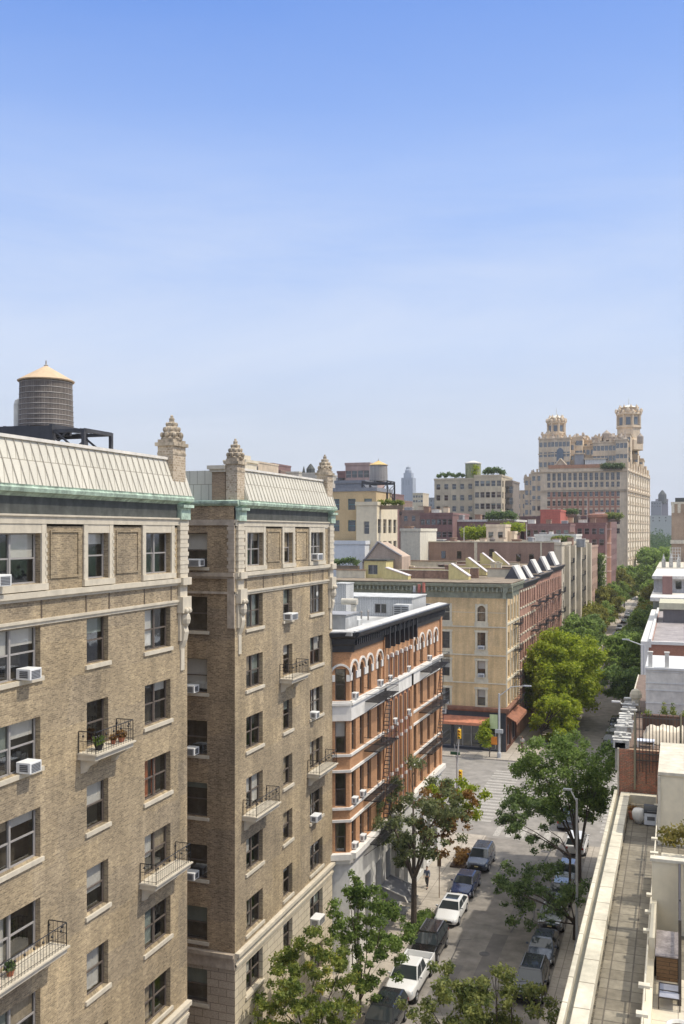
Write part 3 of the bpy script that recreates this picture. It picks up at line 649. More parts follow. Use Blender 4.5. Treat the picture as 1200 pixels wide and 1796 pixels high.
# white painted ground floor
gh = [(63+k*2.55, 64.3+k*2.55, .6, 5.6) for k in range(10)]
MB().wall(FR_, Ya, Yb, 0, 7.6, gh, .4).build('ground_floor_wall', plain('white ground floor', (.60, .59, .56), .7, .12), RB)
MB().wall(fac, 0, fl, 0, 7.6, [], .4).build('ground_corner_wall', plain('white ground floor', (.62, .61, .58)), RB)
for h in gh: window(FR_, RB, h[0]+.003, h[1]-.003, h[2], h[3], 1, .35, fm=FRAMEG, sill=False, gm=GLASSD)
cnp = empty('awning', (-20, 70, 3), 'grey fabric canopy with white edge over the entrance of the white ground floor', 'awning')
MB().prism(FR_, [(.05, 3.6), (1.9, 3.0), (2.1, 2.6), (.05, 2.6)], 69.2, 71.6).build('canopy', plain('grey canvas', (.22, .22, .23), .9), cnp)
MB().prism(FR_, [(.04, 3.63), (1.93, 3.02), (2.16, 2.58), (2.11, 2.58), (1.88, 2.98), (.04, 3.59)], 71.6, 71.72).prism(FR_, [(.04, 3.63), (1.93, 3.02), (2.16, 2.58), (2.11, 2.58), (1.88, 2.98), (.04, 3.59)], 69.08, 69.2).build('trim', WHITE, cnp)
# fire escapes
def fire_escape(par, fr, u0, u1, levels, d=1.15, ladder=None, pile=True):
    o = None
    for i, z in enumerate(levels):
        p = MB(); k = int(d/.1)
        for q in range(k+1): p.box(fr, u0, u1, z, z+.035, .05+q*d/k-.02, .05+q*d/k+.02)
        p.box(fr, u0, u0+.05, z-.06, z, .02, d+.05); p.box(fr, u1-.05, u1, z-.06, z, .02, d+.05); p.box(fr, (u0+u1)/2, (u0+u1)/2+.05, z-.06, z, .02, d+.05)
        for zz in (.5, .95):
            p.tube(fr.p(u0, z+zz, d+.04), fr.p(u1, z+zz, d+.04), .018, n=5)
            for u in (u0, u1): p.tube(fr.p(u, z+zz, .02), fr.p(u, z+zz, d+.04), .018, n=5)
        m = int((u1-u0)/.22)
        for q in range(m+1): p.tube(fr.p(u0+(u1-u0)*q/m, z, d+.04), fr.p(u0+(u1-u0)*q/m, z+.95, d+.04), .011, n=4)
        for u in (u0+.1, u1-.1): p.tube(fr.p(u, z, d), fr.p(u, z-.9, .02), .02, n=5)
        o = p.build('fire_escape', IRON, par)
        if i < len(levels)-1:
            z2 = levels[i+1]; s = MB(); a, b = (u1-.9, u1-.3) if ladder is None else ladder
            for dd in (.45, .85): s.tube(fr.p(a-1.2, z2, dd), fr.p(b, z, dd), .025, n=5)
            n = int((z-z2)/.26)
            for q in range(n):
                t = (q+.5)/n; s.box(fr, a-1.2+(b-a+1.2)*t-.1, a-1.2+(b-a+1.2)*t+.1, z2+(z-z2)*t-.01, z2+(z-z2)*t+.01, .45, .85)
            s.build('stair', IRON, o)
fire_escape(RB, FR_, 65.2, 70.0, [18.0, 14.5, 11.0, 7.95]); fire_escape(RB, FR_, 80.6, 87.2, [18.0, 14.5, 11.0])
for (u, z, t) in ((62.65, 18.56, 'white air conditioner in the arched window left of the first fire escape'), (68.6, 18.56, 'white air conditioner in the arched window beside the upper left fire escape'),
                  (64.4, 11.42, 'white air conditioner in the third row of the orange brick facade by the fire escape'), (62.65, 11.42, 'white air conditioner nearest the tan wing on the orange brick facade'),
                  (62.65, 8.32, 'lowest white air conditioner near the left end of the orange brick facade'), (64.45, 8.32, 'lowest white air conditioner beside the lowest fire escape'),
                  (76.4, 18.56, 'white air conditioner at the end of the narrow recessed bays, arched floor'), (76.4, 15.02, 'white air conditioner at the end of the narrow recessed bays below the white band'),
                  (71.0, 18.56, 'white air conditioner at the start of the narrow recessed bays'), (72.4, 15.02, 'white air conditioner in the second narrow recessed bay'),
                  (83.6, 18.56, 'white air conditioner above the far right fire escape on the orange brick facade')):
    ac_unit(FR_, u, z, .62, .42, t, .27, group='air conditioners on the orange brick building')
# things on its roof (the roof lies a little below the top of the cornice)
rz = 22.5; 
CORR = brick('white corrugated siding', (.52, .52, .50), (.47, .47, .45), (.30, .30, .29), .16, 8, .02, .12, off=0, bump=.2)
GRW = plain('chalky roof paint', (.50, .50, .48), .8, .2, 1.5)
bh = empty('roof_bulkhead', (-27, 84, rz), 'long grey white corrugated bulkhead with two dark windows on the orange brick roof', 'roof bulkhead')
fy = FY(82.0); hb = [(Xat(657, 82), Xat(678, 82), 22.75, 23.6), (Xat(706, 82), Xat(714, 82), 22.9, 23.6)]; zt_ = 24.15
MB().wall(fy, -32.5, -22.0, rz, zt_, hb, .2).box(fy, -32.5, -32.4, rz, zt_, -5, -.01).box(fy, -22.1, -22.0, rz, zt_, -5, -.01).build('corrugated_wall', CORR, bh)
MB().b(-32.6, -21.9, 81.9, 87, zt_+.001, zt_+.08).build('roof', GRW, bh)
for h in hb: window(fy, bh, h[0], h[1], h[2], h[3], 2, .1, fm=FRAMEG, sill=False, hung=False)
MB().b(-32.3, -22.2, 82.4, 86.8, rz, zt_-.1).build('interior', ROOM, bh)
wb = empty('roof_bulkhead', (-25, 67, rz), 'low plain white box shaped bulkhead at the near left of the orange brick roof', 'roof bulkhead')
MB().b(-27.5, -22.3, 65.0, 67.6, rz, 24.0).build('walls', GRW, wb); MB().b(-27.6, -22.2, 64.9, 67.7, 24.002, 24.1).build('roof', plain('grey metal cap', (.33, .33, .33), .5), wb)
sk = empty('skylight', (-24.5, 72, rz), 'small white hooded vent with black opening on the orange brick roof', 'roof vent')
x_ = Xat(612, 71.5); MB().b(x_, x_+.8, 71.5, 72.4, rz, 23.15).build('hood', GRW, sk, bevel=.08); MB().b(x_+.12, x_+.66, 71.46, 71.5, 22.75, 23.02).build('opening', ACD, sk)
cy = empty('exhaust_duct', (-26.5, 74, rz), 'cream cylindrical exhaust duct on the white roof', 'duct')
x_ = Xat(600, 74); MB().tube((x_, 74, 24.35), (x_+1.3, 74, 24.35), .26, n=14).tube((x_+1.0, 74, rz), (x_+1.0, 74, 24.1), .22, n=12).build('duct', plain('cream duct', (.56, .52, .43), .5), cy)
tb = empty('roof_tower', (-28, 76, rz), 'tall narrow white elevator housing beside the far tan wing', 'elevator housing')
x_ = Xat(585, 76); MB().b(x_, x_+1.1, 76, 78, rz, 25.6).b(x_-.05, x_+1.15, 75.95, 78.05, 25.601, 25.68).build('housing', CORR, tb)
cp = empty('chimney_pots', (-24, 87, rz), 'cluster of red and white chimney flues above the orange brick roof', 'chimney')
x_ = Xat(722, 87.6); MB().b(x_, x_+1.1, 87.5, 88.3, rz, 24.3).build('base', plain('sooty brick', (.09, .07, .06), .9, .3), cp)
for k in range(3): MB().lathe((x_+.2+k*.45, 87.9, 24.3), [(.16, 0), (.13, .5+.15*k), (.17, .6+.15*k)], 10).build('flue', plain('red flue', (.42, .14, .10)) if k else GRW, cp)
ab = empty('roof_unit', (-22.3, 86, rz), 'white louvred cooling unit near the far cornice of the orange roof', 'cooling unit')
MB().b(-23.0, -21.6, 79.6, 80.8, rz, 23.75).build('casing', GRW, ab)
lv = MB()
for k in range(5): lv.b(-22.9, -22.35, 79.57, 79.6, 22.75+k*.18, 22.85+k*.18); lv.b(-22.25, -21.7, 79.57, 79.6, 22.75+k*.18, 22.85+k*.18)
lv.build('louvre', ACD, ab)
for k, (px_a, Y) in enumerate(((604, 69), (634, 75), (646, 78), (690, 80.5), (618, 79))):
    x_ = Xat(px_a, Y); e = empty('vent_pipe', (x_, Y, rz), ['short grey vent pipe nearest on the orange brick roof', 'second thin vent pipe on the orange brick roof', 'third thin vent pipe before the corrugated bulkhead', 'vent pipe beside the cooling unit', 'vent pipe left of the corrugated bulkhead'][k], 'vent')
    MB().lathe((x_, Y, rz), [(.07, 0), (.07, .7+.2*(k % 2)), (.13, .72+.2*(k % 2)), (.02, .9+.2*(k % 2))], 10).build('pipe', plain('weathered steel', (.3, .28, .26)), e)
# ================================================================== yellow corner building across the avenue
YB = brick('buff yellow brick', (.74, .545, .285), (.62, .44, .215), (.5, .37, .21), stain=.14, patch=.5)
YT = plain('cream stone trim', (.60, .54, .40), .8, .12); BROWN_ = plain('brown brick stack', (.27, .17, .12), .9, .25, 3); GRN = plain('verdigris painted cornice', (.25, .26, .19), .8, .2)
DB = empty('corner_building', (-34, 136, 0), 'buff yellow brick corner building with green bracketed cornice across the avenue', 'corner building')
fd = FY(131.0); fds = FX(-22.0)
def wcols(xs, w, zs): return [(x-w/2, x+w/2, a, b) for x in xs for (a, b) in zs]
dz = [(17.75, 19.85), (13.9, 16.2), (10.1, 12.35), (6.25, 8.45)]
dx = [-46, -42.5, -38.8, -35.2, -30.3, -25.35]
hn = wcols(dx, 1.1, dz); MB().wall(fd, -48, -22, 6.1, 21.2, hn, .25).build('front_wall', YB, DB)
hs = wcols([133.2, 135.6, 138.0, 140.4], 1.0, dz); MB().wall(fds, 131, 142, 6.1, 21.2, hs, .25).build('street_wall', YB, DB)
MB().b(-48, -22.4, 131.5, 142, 6.1, 21.2).build('interior', ROOM, DB)
for h in hn: window(fd, DB, h[0]+.002, h[1]-.002, h[2], h[3], 1, .2, sm=YT, blind=rblind(1, .5))
for h in hs: window(fds, DB, h[0]+.002, h[1]-.002, h[2], h[3], 1, .2, sm=YT, sill=False)
tr = MB(); af = MB()
for x in dx:
    for (a, b) in dz:
        tr.box(fd, x-.85, x-.55, a-.3, b+.25, 0, .06); tr.box(fd, x+.55, x+.85, a-.3, b+.25, 0, .06)
        if b < 19: tr.box(fd, x-.95, x+.95, b+.02, b+.3, 0.002, .14)
        tr.box(fd, x-.95, x+.95, a-.75, a-.16, 0.002, .055)
    arch_fill(af, fd, x, .55, 19.3, 19.855, -.2, .004); arch_ring(tr, fd, x, .56, .85, 19.3, .003, .08)
for (a, b) in dz[:3]: tr.box(fd, -48, -21.95, a-.85, a-.70, 0, .10); tr.box(fd, -48, -21.97, b+.8 if b < 19 else 18.9, b+.86 if b < 19 else 18.96, 0, .03)
for y in (131.25, 134.4, 136.8, 139.2, 141.7): tr.box(fds, y-.25, y+.25, 6.3, 21, 0, .12)
for (a, b) in dz: tr.box(fds, 131.5, 141.8, a-.5, a-.2, 0, .16)
af.build('arch_spandrels', YB, DB); tr.build('stone_trim', YT, DB)
c = MB(); pr = [(-.3, 20.9), (.08, 20.9), (.1, 21.7), (.35, 21.85), (.4, 22.3), (.85, 22.5), (.95, 22.85), (-.3, 22.95)]
c.prism(fd, pr, -48, -21.1); c.prism(fds, pr, 130.2, 142)
for k in range(44): c.box(fd, -47.8+k*.6, -47.8+k*.6+.22, 21.8, 22.4, .05, .72)
for k in range(17): c.box(fds, 131+k*.65, 131.24+k*.65, 21.8, 22.4, .05, .72)
c.build('cornice', GRN, DB)
MB().b(-48, -21.2, 130.2, 142, 22.952, 23.05).build('roof', plain('brown gravel roof', (.235, .185, .13), .9, .3, .8), DB)
# shopfront
SHOP = plain('dark shopfront', (.03, .035, .045), .4, .2); sf = MB()
MB().wall(fd, -48, -22, 0, 6.1, [(-33.5, -29.6, .5, 3.4), (-29.2, -25.6, .5, 3.4), (-25.2, -22.6, .3, 3.4), (-38, -34, .5, 3.4)], .4).build('shopfront', SHOP, DB)
for h in ((-33.5, -29.6), (-29.2, -25.6), (-25.2, -22.6), (-38, -34)): window(fd, DB, h[0]+.003, h[1]-.003, .5 if h[0] < -26 else .3, 3.4, 3, .3, fm=FRAMEG, sill=False, gm=GLASSD, hung=False)
MB().wall(fds, 131, 142, 0, 6.1, [(132, 135, .4, 3.5), (136, 140, .4, 3.5)], .4).build('side_shopfront', plain('brown shopfront', (.13, .06, .04), .6, .2), DB)
for h in ((132, 135), (136, 140)): window(fds, DB, h[0]+.003, h[1]-.003, .4, 3.5, 2, .3, fm=FRAMEG, sill=False, gm=GLASSD, hung=False)
MB().prism(fd, [(0, 5.45), (.2, 5.45), (.45, 5.7), (.5, 6.05), (0, 6.1)], -30, -21.7).prism(fds, [(0, 5.45), (.2, 5.45), (.45, 5.7), (.5, 6.05), (0, 6.1)], 130.6, 142).build('shop_cornice', plain('brown painted cornice', (.22, .11, .07), .7, .2), DB)
aw = empty('awning', (-28, 130, 4), 'long faded orange red awning above the dark corner shopfront', 'awning')
MB().prism(fd, [(.02, 4.75), (1.5, 4.1), (1.55, 3.75), (1.5, 3.75), (1.42, 4.02), (.02, 4.65)], -36, -24.2).build('canopy', plain('faded orange canvas', (.50, .20, .11), .9, .2), aw)
aw = empty('awning', (-21, 136, 4), 'brown side awning along the street face of the corner shop', 'awning')
MB().prism(fds, [(.02, 4.9), (1.3, 4.2), (1.35, 3.8), (1.3, 3.8), (1.22, 4.12), (.02, 4.8)], 131.6, 141).build('canopy', plain('brown canvas', (.28, .12, .07), .9, .2), aw)
sg = MB().box(fd, -31.5, -30.2, 4.9, 5.5, .02, .2); sgo = empty('sign_board', (-31, 130.9, 4.9), 'small white sign box on the dark wall above the orange awning', 'sign'); sg.build('panel', WHITE, sgo)
MB().box(fd, -31.3, -30.4, 5.05, 5.35, .2, .21).build('dark_emblem', ACD, sgo)
fire_escape(DB, fds, 136.5, 139.8, [16.9, 13.2, 9.4, 5.9], d=1.0)
for (x, z, t) in ((-30.75, 6.27, 'white air conditioner in the lowest window near the orange building edge'), (-25.8, 13.92, 'white air conditioner in the upper window of the yellow wall right column'), (-25.8, 10.12, 'lower white air conditioner in the right column of the yellow wall')):
    ac_unit(fd, x, z, .9, .5, t, .4, group='air conditioners on the yellow corner building')
# rooftop of the yellow building: wedge bulkheads, low cream walls, small yellow penthouse
YP = plain('yellow painted stucco', (.62, .53, .24), .8, .12); PINK = plain('pinkish metal slope', (.62, .56, .54), .6, .08); RZ = 23.052
def wedge(pxl, pxr, pyt, Y, h, label, grp=None):
    x0, x1 = Xat(pxl, Y), Xat(pxr, Y); zt = RZ+h
    e = empty('stair_bulkhead', ((x0+x1)/2, Y+1.5, RZ), label, 'stair bulkhead', grp)
    MB().add([(x0, Y, RZ), (x1, Y, RZ), (x1, Y, RZ+.5), (x0+.5, Y, zt), (x0, Y, zt), (x0, Y+1.5, RZ), (x1, Y+1.5, RZ), (x1, Y+1.5, RZ+.5), (x0+.5, Y+1.5, zt), (x0, Y+1.5, zt)],
             [(0, 1, 2, 3, 4), (5, 9, 8, 7, 6), (0, 4, 9, 5), (1, 6, 7, 2), (0, 5, 6, 1), (3, 8, 9, 4), (2, 7, 8, 3)]).build('walls', YP, e)
    MB().add([(x0+.35, Y-.1, zt+.03), (x1+.05, Y-.1, RZ+.5), (x1+.05, Y+1.6, RZ+.5), (x0+.35, Y+1.6, zt+.03), (x0+.35, Y-.1, zt+.15), (x1+.05, Y-.1, RZ+.62), (x1+.05, Y+1.6, RZ+.62), (x0+.35, Y+1.6, zt+.15)],
             [(0, 1, 2, 3), (4, 5, 6, 7), (0, 1, 5, 4), (1, 2, 6, 5), (2, 3, 7, 6), (3, 0, 4, 7)]).build('sloped_roof', PINK, e)
wedge(787, 822, 995, 137, 2.2, 'yellow wedge shaped stair bulkhead with pale slope, nearest the green cornice')
wedge(817, 853, 986, 152, 2.7, 'yellow wedge shaped stair bulkhead, second from the green cornice')
wedge(842, 877, 977, 171, 3.0, 'yellow wedge shaped stair bulkhead, third from the green cornice')
wedge(864, 892, 970, 186, 2.9, 'yellow wedge shaped stair bulkhead farthest from the green cornice')
wedge(672, 716, 1006, 135, 1.6, 'pale sloped stair bulkhead right of the small yellow rooftop house')
def house(name, label, cat, x0, x1, y0, y1, z0, z1, m, rm=None, wins=None, fm=None):
    e = empty(name, ((x0+x1)/2, (y0+y1)/2, z0), label, cat)
    f = FY(y0); hh = wins or []
    if hh: MB().wall(f, x0, x1, z0, z1, hh, .2).box(f, x0, x0+.1, z0, z1, -(y1-y0), -.001).box(f, x1-.1, x1, z0, z1, -(y1-y0), -.001).box(f, x0, x1, z0, z1, -(y1-y0), -(y1-y0)+.1).build('walls', m, e)
    else: MB().b(x0, x1, y0, y1, z0, z1).build('walls', m, e)
    MB().b(x0-.15, x1+.15, y0-.15, y1+.15, z1+.002, z1+.22).build('roof', rm or WHITE, e)
    if hh:
        MB().b(x0+.3, x1-.3, y0+.5, y1-.3, z0, z1-.1).build('interior', ROOM, e)
        for h in hh: window(f, e, h[0], h[1], h[2], h[3], 2, .12, fm=fm or FRAMEG, sill=False, hung=False)
    return e
x0, x1 = Xat(639, 138), Xat(668, 138)
house('rooftop_house', 'small yellow rooftop house with a window and dark hipped roof on the yellow building', 'rooftop house', x0, x1+.8, 138, 142, RZ, 25.6, YP, FRIEZE, [(x0+.6, x1-.5, 23.6, 25.0)])
for (a, b, Y, z1, t) in ((590, 640, 137, 24.2, 'low cream parapet wall on the left of the yellow rooftop house'), (700, 790, 141, 24.0, 'long low cream parapet wall behind the green cornice'),
                      (855, 900, 146, 24.3, 'short cream parapet with small openings behind the wedge bulkheads'), (700, 800, 158, 25.0, 'farther long cream roof wall with brown coping')):
    e = empty('roof_parapet', (Xat((a+b)/2, Y), Y, RZ), t, 'parapet wall'); q = MB().b(Xat(a, Y), Xat(b, Y), Y, Y+.4, RZ, z1)
    q.build('wall', YT, e); MB().b(Xat(a, Y)-.1, Xat(b, Y)+.1, Y-.1, Y+.5, z1+.002, z1+.15).build('coping', plain('brown coping', (.30, .20, .13), .8, .2), e)
rgR = random.Random(12)
for k in range(15):
    Y = 139+k*3.8; xa = -46+rgR.uniform(0, 9); xb = xa+rgR.uniform(6, 15); xb = min(xb, -25)
    e = empty('roof_parapet', ((xa+xb)/2, Y, RZ), 'low %s party wall %s on the brown gravel roof' % (['brown', 'cream', 'ochre'][k % 3], ['nearest the green cornice', 'second from the green cornice', 'third from the cornice', 'behind the first wedge bulkhead', 'level with the first wedge bulkhead', 'left of the second wedge bulkhead', 'level with the second wedge bulkhead', 'between second and third wedges', 'just before the third wedge', 'level with the third wedge', 'past the third wedge', 'before the farthest wedge', 'level with the farthest wedge', 'second to last at the back', 'last at the back'][k]), 'parapet wall')
    hh = rgR.uniform(.5, 1.5); MB().b(xa, xb, Y, Y+.35, 22.2, RZ+hh).build('wall', [BROWN_, YT, YP][k % 3], e); MB().b(xa-.08, xb+.08, Y-.08, Y+.43, RZ+hh+.002, RZ+hh+.12).build('coping', [YT, plain('brown coping', (.30, .20, .13), .8, .2), plain('pink coping', (.5, .38, .32))][k % 3], e)
for k, (x, Y) in enumerate(((-44, 140), (-39.5, 147), (-33, 144), (-30.5, 152), (-36, 160), (-27.5, 157), (-41, 166), (-31, 171))):
    e = empty('chimney', (x, Y, RZ), ['stubby brown', 'sooty', 'narrow cream', 'short ochre', 'wide brown', 'small pale', 'far brown', 'far cream'][k]+' chimney stack on the brown gravel roof behind the green cornice', 'chimney'); MB().b(x-.4, x+.4, Y-.3, Y+.3, 22.2, RZ+1.1+.3*(k % 3)).b(x-.5, x+.5, Y-.4, Y+.4, RZ+1.1+.3*(k % 3), RZ+1.25+.3*(k % 3)).build('stack', [BROWN_, YT][k % 2], e)
# ================================================================== red row behind, white dormers
RE = brick('weathered red brick', (.40, .19, .125), (.30, .135, .09), (.42, .28, .2), stain=.25); DK = plain('dark slate cornice', (.07, .07, .08), .6, .2)
ys = [142.0, 160.0, 178.0, 197.0]; tops = [22.5, 22.9, 23.4]
for i in range(3):
    e = empty('row_house', (-22, (ys[i]+ys[i+1])/2, 0), ['weathered red brick row building directly beside the yellow corner building', 'middle red brick row building with black fire escape', 'farthest red brick row building beside the cream apartment block'][i], 'row building')
    zs = [(3.2+k*3.9, 5.4+k*3.9) for k in range(5)]; cc = [ys[i]+1.8+k*2.4 for k in range(7)]; hh = wcols(cc, 1.0, zs)
    MB().wall(fds, ys[i]+.01, ys[i+1]-.01, 0, tops[i]-1, hh, .25).build('wall', RE, e); MB().b(-48, -22.3, ys[i]+.01, ys[i+1]-.01, 0, tops[i]-.3).build('interior', ROOM, e)
    for h in hh: window(fds, e, h[0]+.002, h[1]-.002, h[2], h[3], 1, .2, sill=False)
    q = MB()
    for h in hh: q.box(fds, h[0]-.15, h[1]+.15, h[3]+.01, h[3]+.3, 0, .12); q.box(fds, h[0]-.15, h[1]+.15, h[2]-.25, h[2]-.01, 0, .14)
    q.build('window_lintels', YT if i == 0 else plain('brownstone trim', (.35, .22, .16)), e)
    MB().prism(fds, [(-.3, tops[i]-1), (.1, tops[i]-1), (.4, tops[i]-.6), (.75, tops[i]-.15), (.8, tops[i]), (-.3, tops[i])], ys[i]+.01, ys[i+1]-.01).build('cornice', DK, e)
    MB().b(-48, -21.4, ys[i]+.01, ys[i+1]-.01, tops[i]+.002, tops[i]+.1).build('roof', plain('brown gravel roof', (.235, .185, .13)), e)
    if i: fire_escape(e, fds, ys[i]+4, ys[i]+8, [18.2, 14.3, 10.4, 6.5], d=1.1); 
    fire_escape(e, fds, ys[i+1]-6, ys[i+1]-2.5, [18.2, 14.3, 10.4], d=1.1)
dm = [(915, 933), (936, 946), (938, 955), (957, 970), (973, 987)]
for k, (a, b) in enumerate(dm):
    Y0, Y1 = Yat(a, -23.2), Yat(b, -21.6); Y0 = [143.5, 153.5, 162, 174, 186][k]; L = [5, 2.6, 4, 4.5, 5.5][k]; zt = [2.3, 2.0, 2.3, 2.5, 2.6][k]; z0 = [22.6, 22.6, 23.0, 23.0, 23.5][k]
    e = empty('dormer', (-22.5, Y0+L/2, z0), ['large white sloped dormer nearest the yellow building on the dark cornice', 'small white sloped dormer, second on the dark cornice of the row', 'white sloped dormer in the middle of the dark cornice', 'white sloped dormer, second from the far end of the cornice', 'last white sloped dormer beside the cream apartment block'][k], 'dormer')
    MB().add([(-21.7, Y0, z0), (-21.7, Y0+L, z0), (-22.9, Y0+L, z0+zt), (-22.9, Y0, z0+zt), (-22.05, Y0, z0), (-22.05, Y0+L, z0), (-23.25, Y0+L, z0+zt), (-23.25, Y0, z0+zt)],
        [(0, 1, 2, 3), (4, 5, 6, 7), (0, 3, 7, 4), (1, 2, 6, 5), (0, 1, 5, 4), (3, 2, 6, 7)]).build('sloped_front', WHITE, e); MB().add([(-22.0, Y0+.1, z0), (-23.2, Y0+.1, z0+zt-.1), (-24.6, Y0+.1, z0), (-22.0, Y0+L-.1, z0), (-23.2, Y0+L-.1, z0+zt-.1), (-24.6, Y0+L-.1, z0)], [(0, 1, 2), (3, 4, 5), (1, 2, 5, 4)]).build('dark_back', DK, e)
    q = MB().b(-21.75, -21.45, Y0-.3, Y0+L+.3, z0-.4, z0+.15).build('sill', DK, e)
# ================================================================== generic blocks of the background
def block(name, label, cat, x0, x1, y0, y1, z1, m, near=None, side=None, z0=0, rm=None, wm=None, dp=.25, cop=None, wcolor=None, nmax=90):
    """near/side: (n columns, list of floors (za, zb), window width)"""
    e = empty(name, ((x0+x1)/2, (y0+y1)/2, z0), label, cat); cnt = 0
    f1, f2 = FY(y0), FX(x1); H1 = []; H2 = []
    if near: n, zs, w = near; H1 = wcols([x0+(x1-x0)*(k+.5)/n for k in range(n)], w, zs)
    if side: n, zs, w = side; H2 = wcols([y0+(y1-y0)*(k+.5)/n for k in range(n)], w, zs)
    MB().wall(f1, x0, x1, z0, z1, H1, dp).wall(f2, y0, y1, z0, z1, H2, dp).add([(x0, y0, z0), (x0, y1, z0), (x0, y1, z1), (x0, y0, z1), (x1, y1, z0), (x1, y1, z1)], [(0, 1, 2, 3), (1, 4, 5, 2)]).build('walls', m, e)
    MB().b(x0+dp+.05, x1-dp-.05, y0+dp+.05, y1-.1, z0, z1-.05).build('interior', ROOM, e)
    MB().b(x0-.1, x1+.1, y0-.1, y1+.1, z1+.002, z1+.02).build('roof', rm or plain('roof membrane', (.42, .40, .37), .9, .15, .6), e)
    q = MB()
    for (a, b, c, d) in ((x0-.15, x1+.15, y0-.15, y0+.2), (x0-.15, x1+.15, y1-.2, y1+.15), (x0-.15, x0+.2, y0+.2, y1-.2), (x1-.2, x1+.15, y0+.2, y1-.2)): q.b(a, b, c, d, z1+.02, z1+.6)
    q.build('parapet', cop or m, e)
    for f, HH in ((f1, H1), (f2, H2)):
        for h in HH:
            if cnt >= nmax: break
            cnt += 1; q = MB(); zm = (h[2]+h[3])/2; w = min(.09, (h[1]-h[0])*.08)
            q.box(f, h[0], h[0]+w, h[2], h[3], -dp, -dp+.05).box(f, h[1]-w, h[1], h[2], h[3], -dp, -dp+.05).box(f, h[0]+w, h[1]-w, zm-w/2, zm+w/2, -dp, -dp+.05).box(f, h[0]+w, h[1]-w, h[3]-w, h[3], -dp, -dp+.05)
            o = q.build('window', wm or FRAMEG, e); MB().quad(f, h[0]+.01, h[1]-.01, h[2]+.01, h[3]-.01, -dp+.01).build('pane', GLASSD if random.random() < .7 else GLASS, o)
            if random.random() < .4: MB().box(f, h[0]+w, h[1]-w, h[3]-(h[3]-h[2])*random.choice([.3, .5, .5]), h[3]-w, -dp-.04, -dp-.02).build('blind', random.choice([BLW, BLB, BLG]), o)
    return e
def fl(z0, z1, n, h): return [(z0+(z1-z0)*k/n, z0+(z1-z0)*k/n+h) for k in range(n)]
CREAM = brick('cream brick', (.60, .53, .40), (.53, .46, .34), (.47, .41, .31), stain=.12); BROWN = brick('brown party wall brick', (.30, .19, .14), (.235, .145, .105), (.30, .22, .17), stain=.16)
TAN2 = brick('warm tan brick', (.58, .43, .235), (.52, .38, .20), (.50, .38, .22), stain=.08); MAR = brick('maroon brick', (.24, .125, .11), (.19, .10, .09), (.24, .16, .14), stain=.15)
STON = plain('aged cream stone', (.60, .485, .345), .85, .14, .5); REDB = brick('bright red brick', (.42, .19, .12), (.35, .155, .10), (.4, .25, .18))
# cream block along the street (F)
F_ = block('apartment_block', 'cream apartment block with fire escapes beyond the red row', 'apartment building', -50, -22, 197.2, 258, 27.2, CREAM, side=(9, fl(3, 25, 6, 2.0), 1.6))
MB().b(-50, -23.5, 197.0, 197.19, 20, 27.75).build('party_wall', BROWN, F_)
for (xx, zz) in ((-46.5, 24.4), (-43.2, 24.4), (-36.5, 24.9), (-31, 23.9), (-28.4, 23.9)): MB().b(xx, xx+.9, 196.93, 196.99, zz, zz+1.5).build('window', GLASSD, F_)
MB().b(-39.6, -39.0, 196.9, 196.99, 20, 27.75).b(-26.2, -25.9, 196.9, 196.99, 20, 27.75).b(-50.1, -23.4, 196.85, 197.25, 27.752, 27.95).build('pale_trim', YT, F_)
q = MB()
for y in (204, 216, 229, 243, 256): q.b(-22, -21.1, y-1.6, y+1.6, 0, 27.0)
q.build('bay_piers', CREAM, F_)
for y in (209.5, 236): fire_escape(F_, FX(-22.0), y-1.8, y+1.8, [23.4, 19.7, 16.1, 12.4], d=1.1)
e = block('apartment_block', 'pink brown brick building stepping behind the cream block along the street', 'apartment building', -40, -22.2, 262, 292, 25.5, brick('pink brick', (.46, .30, .22), (.4, .25, .18), (.45, .33, .26)), side=(7, fl(3, 24, 6, 2.0), 1.3))
e = block('apartment_block', 'pale building with green vines just past the cream block', 'apartment building', -38, -21.6, 293, 318, 22.0, CREAM, side=(6, fl(3, 20, 5, 2.0), 1.3))
x0 = Xat(1008, 330)
e = block('apartment_block', 'dark red brick apartment house with rounded bay near the great towers', 'apartment building', -52, -21.5, 330, 372, 34.5, MAR, near=(7, fl(9, 32, 6, 2.0), 1.6), side=(7, fl(3, 33, 8, 2.1), 1.5), rm=plain('tar roof', (.2, .19, .18)))
q = MB(); q.lathe((-24.5, 331, 0), [(3.6, 0), (3.6, 34.4), (4.0, 34.6), (4.1, 35.6), (3.4, 35.8)], 14); q.build('round_bay', REDB, e)
q = MB()
for k in range(6): q.lathe((-24.5, 331, 7.5+k*4.6), [(3.7, 0), (3.7, .5)], 14)
q.build('bay_bands', plain('pink stone', (.55, .36, .28)), e)
# maroon and red roofs in the middle distance
def px_block(label, a, b, Y, d, py, m, near=None, side=None, name='apartment_block', cat='building', z0=0, **kw):
    x0, x1 = Xat(a, Y), Xat(b, Y); xm = (x0+x1)/2; z1 = Zat(py, xm, Y)
    def fz(s):
        if not s: return None
        n, k, w, h = s; return (n, [(z1-1.2-h-q*3.5, z1-1.2-q*3.5) for q in range(k)], w)
    return block(name, label, cat, x0, x1, Y, Y+d, z1, m, near=fz(near), side=fz(side), z0=z0, **kw)
px_block('long low brown brick building with windows just behind the yellow wedge bulkheads', 762, 866, 205, 14, 957, BROWN, near=(7, 1, 1.4, 2.2))
px_block('maroon brick building with row of small top windows left of the cream tower block', 737, 794, 262, 22, 903, MAR, near=(6, 2, 1.2, 1.5))
px_block('maroon brick building behind the trees with white roof edge', 794, 905, 268, 20, 915, MAR, near=(4, 1, 1.2, 1.5), cop=WHITE)
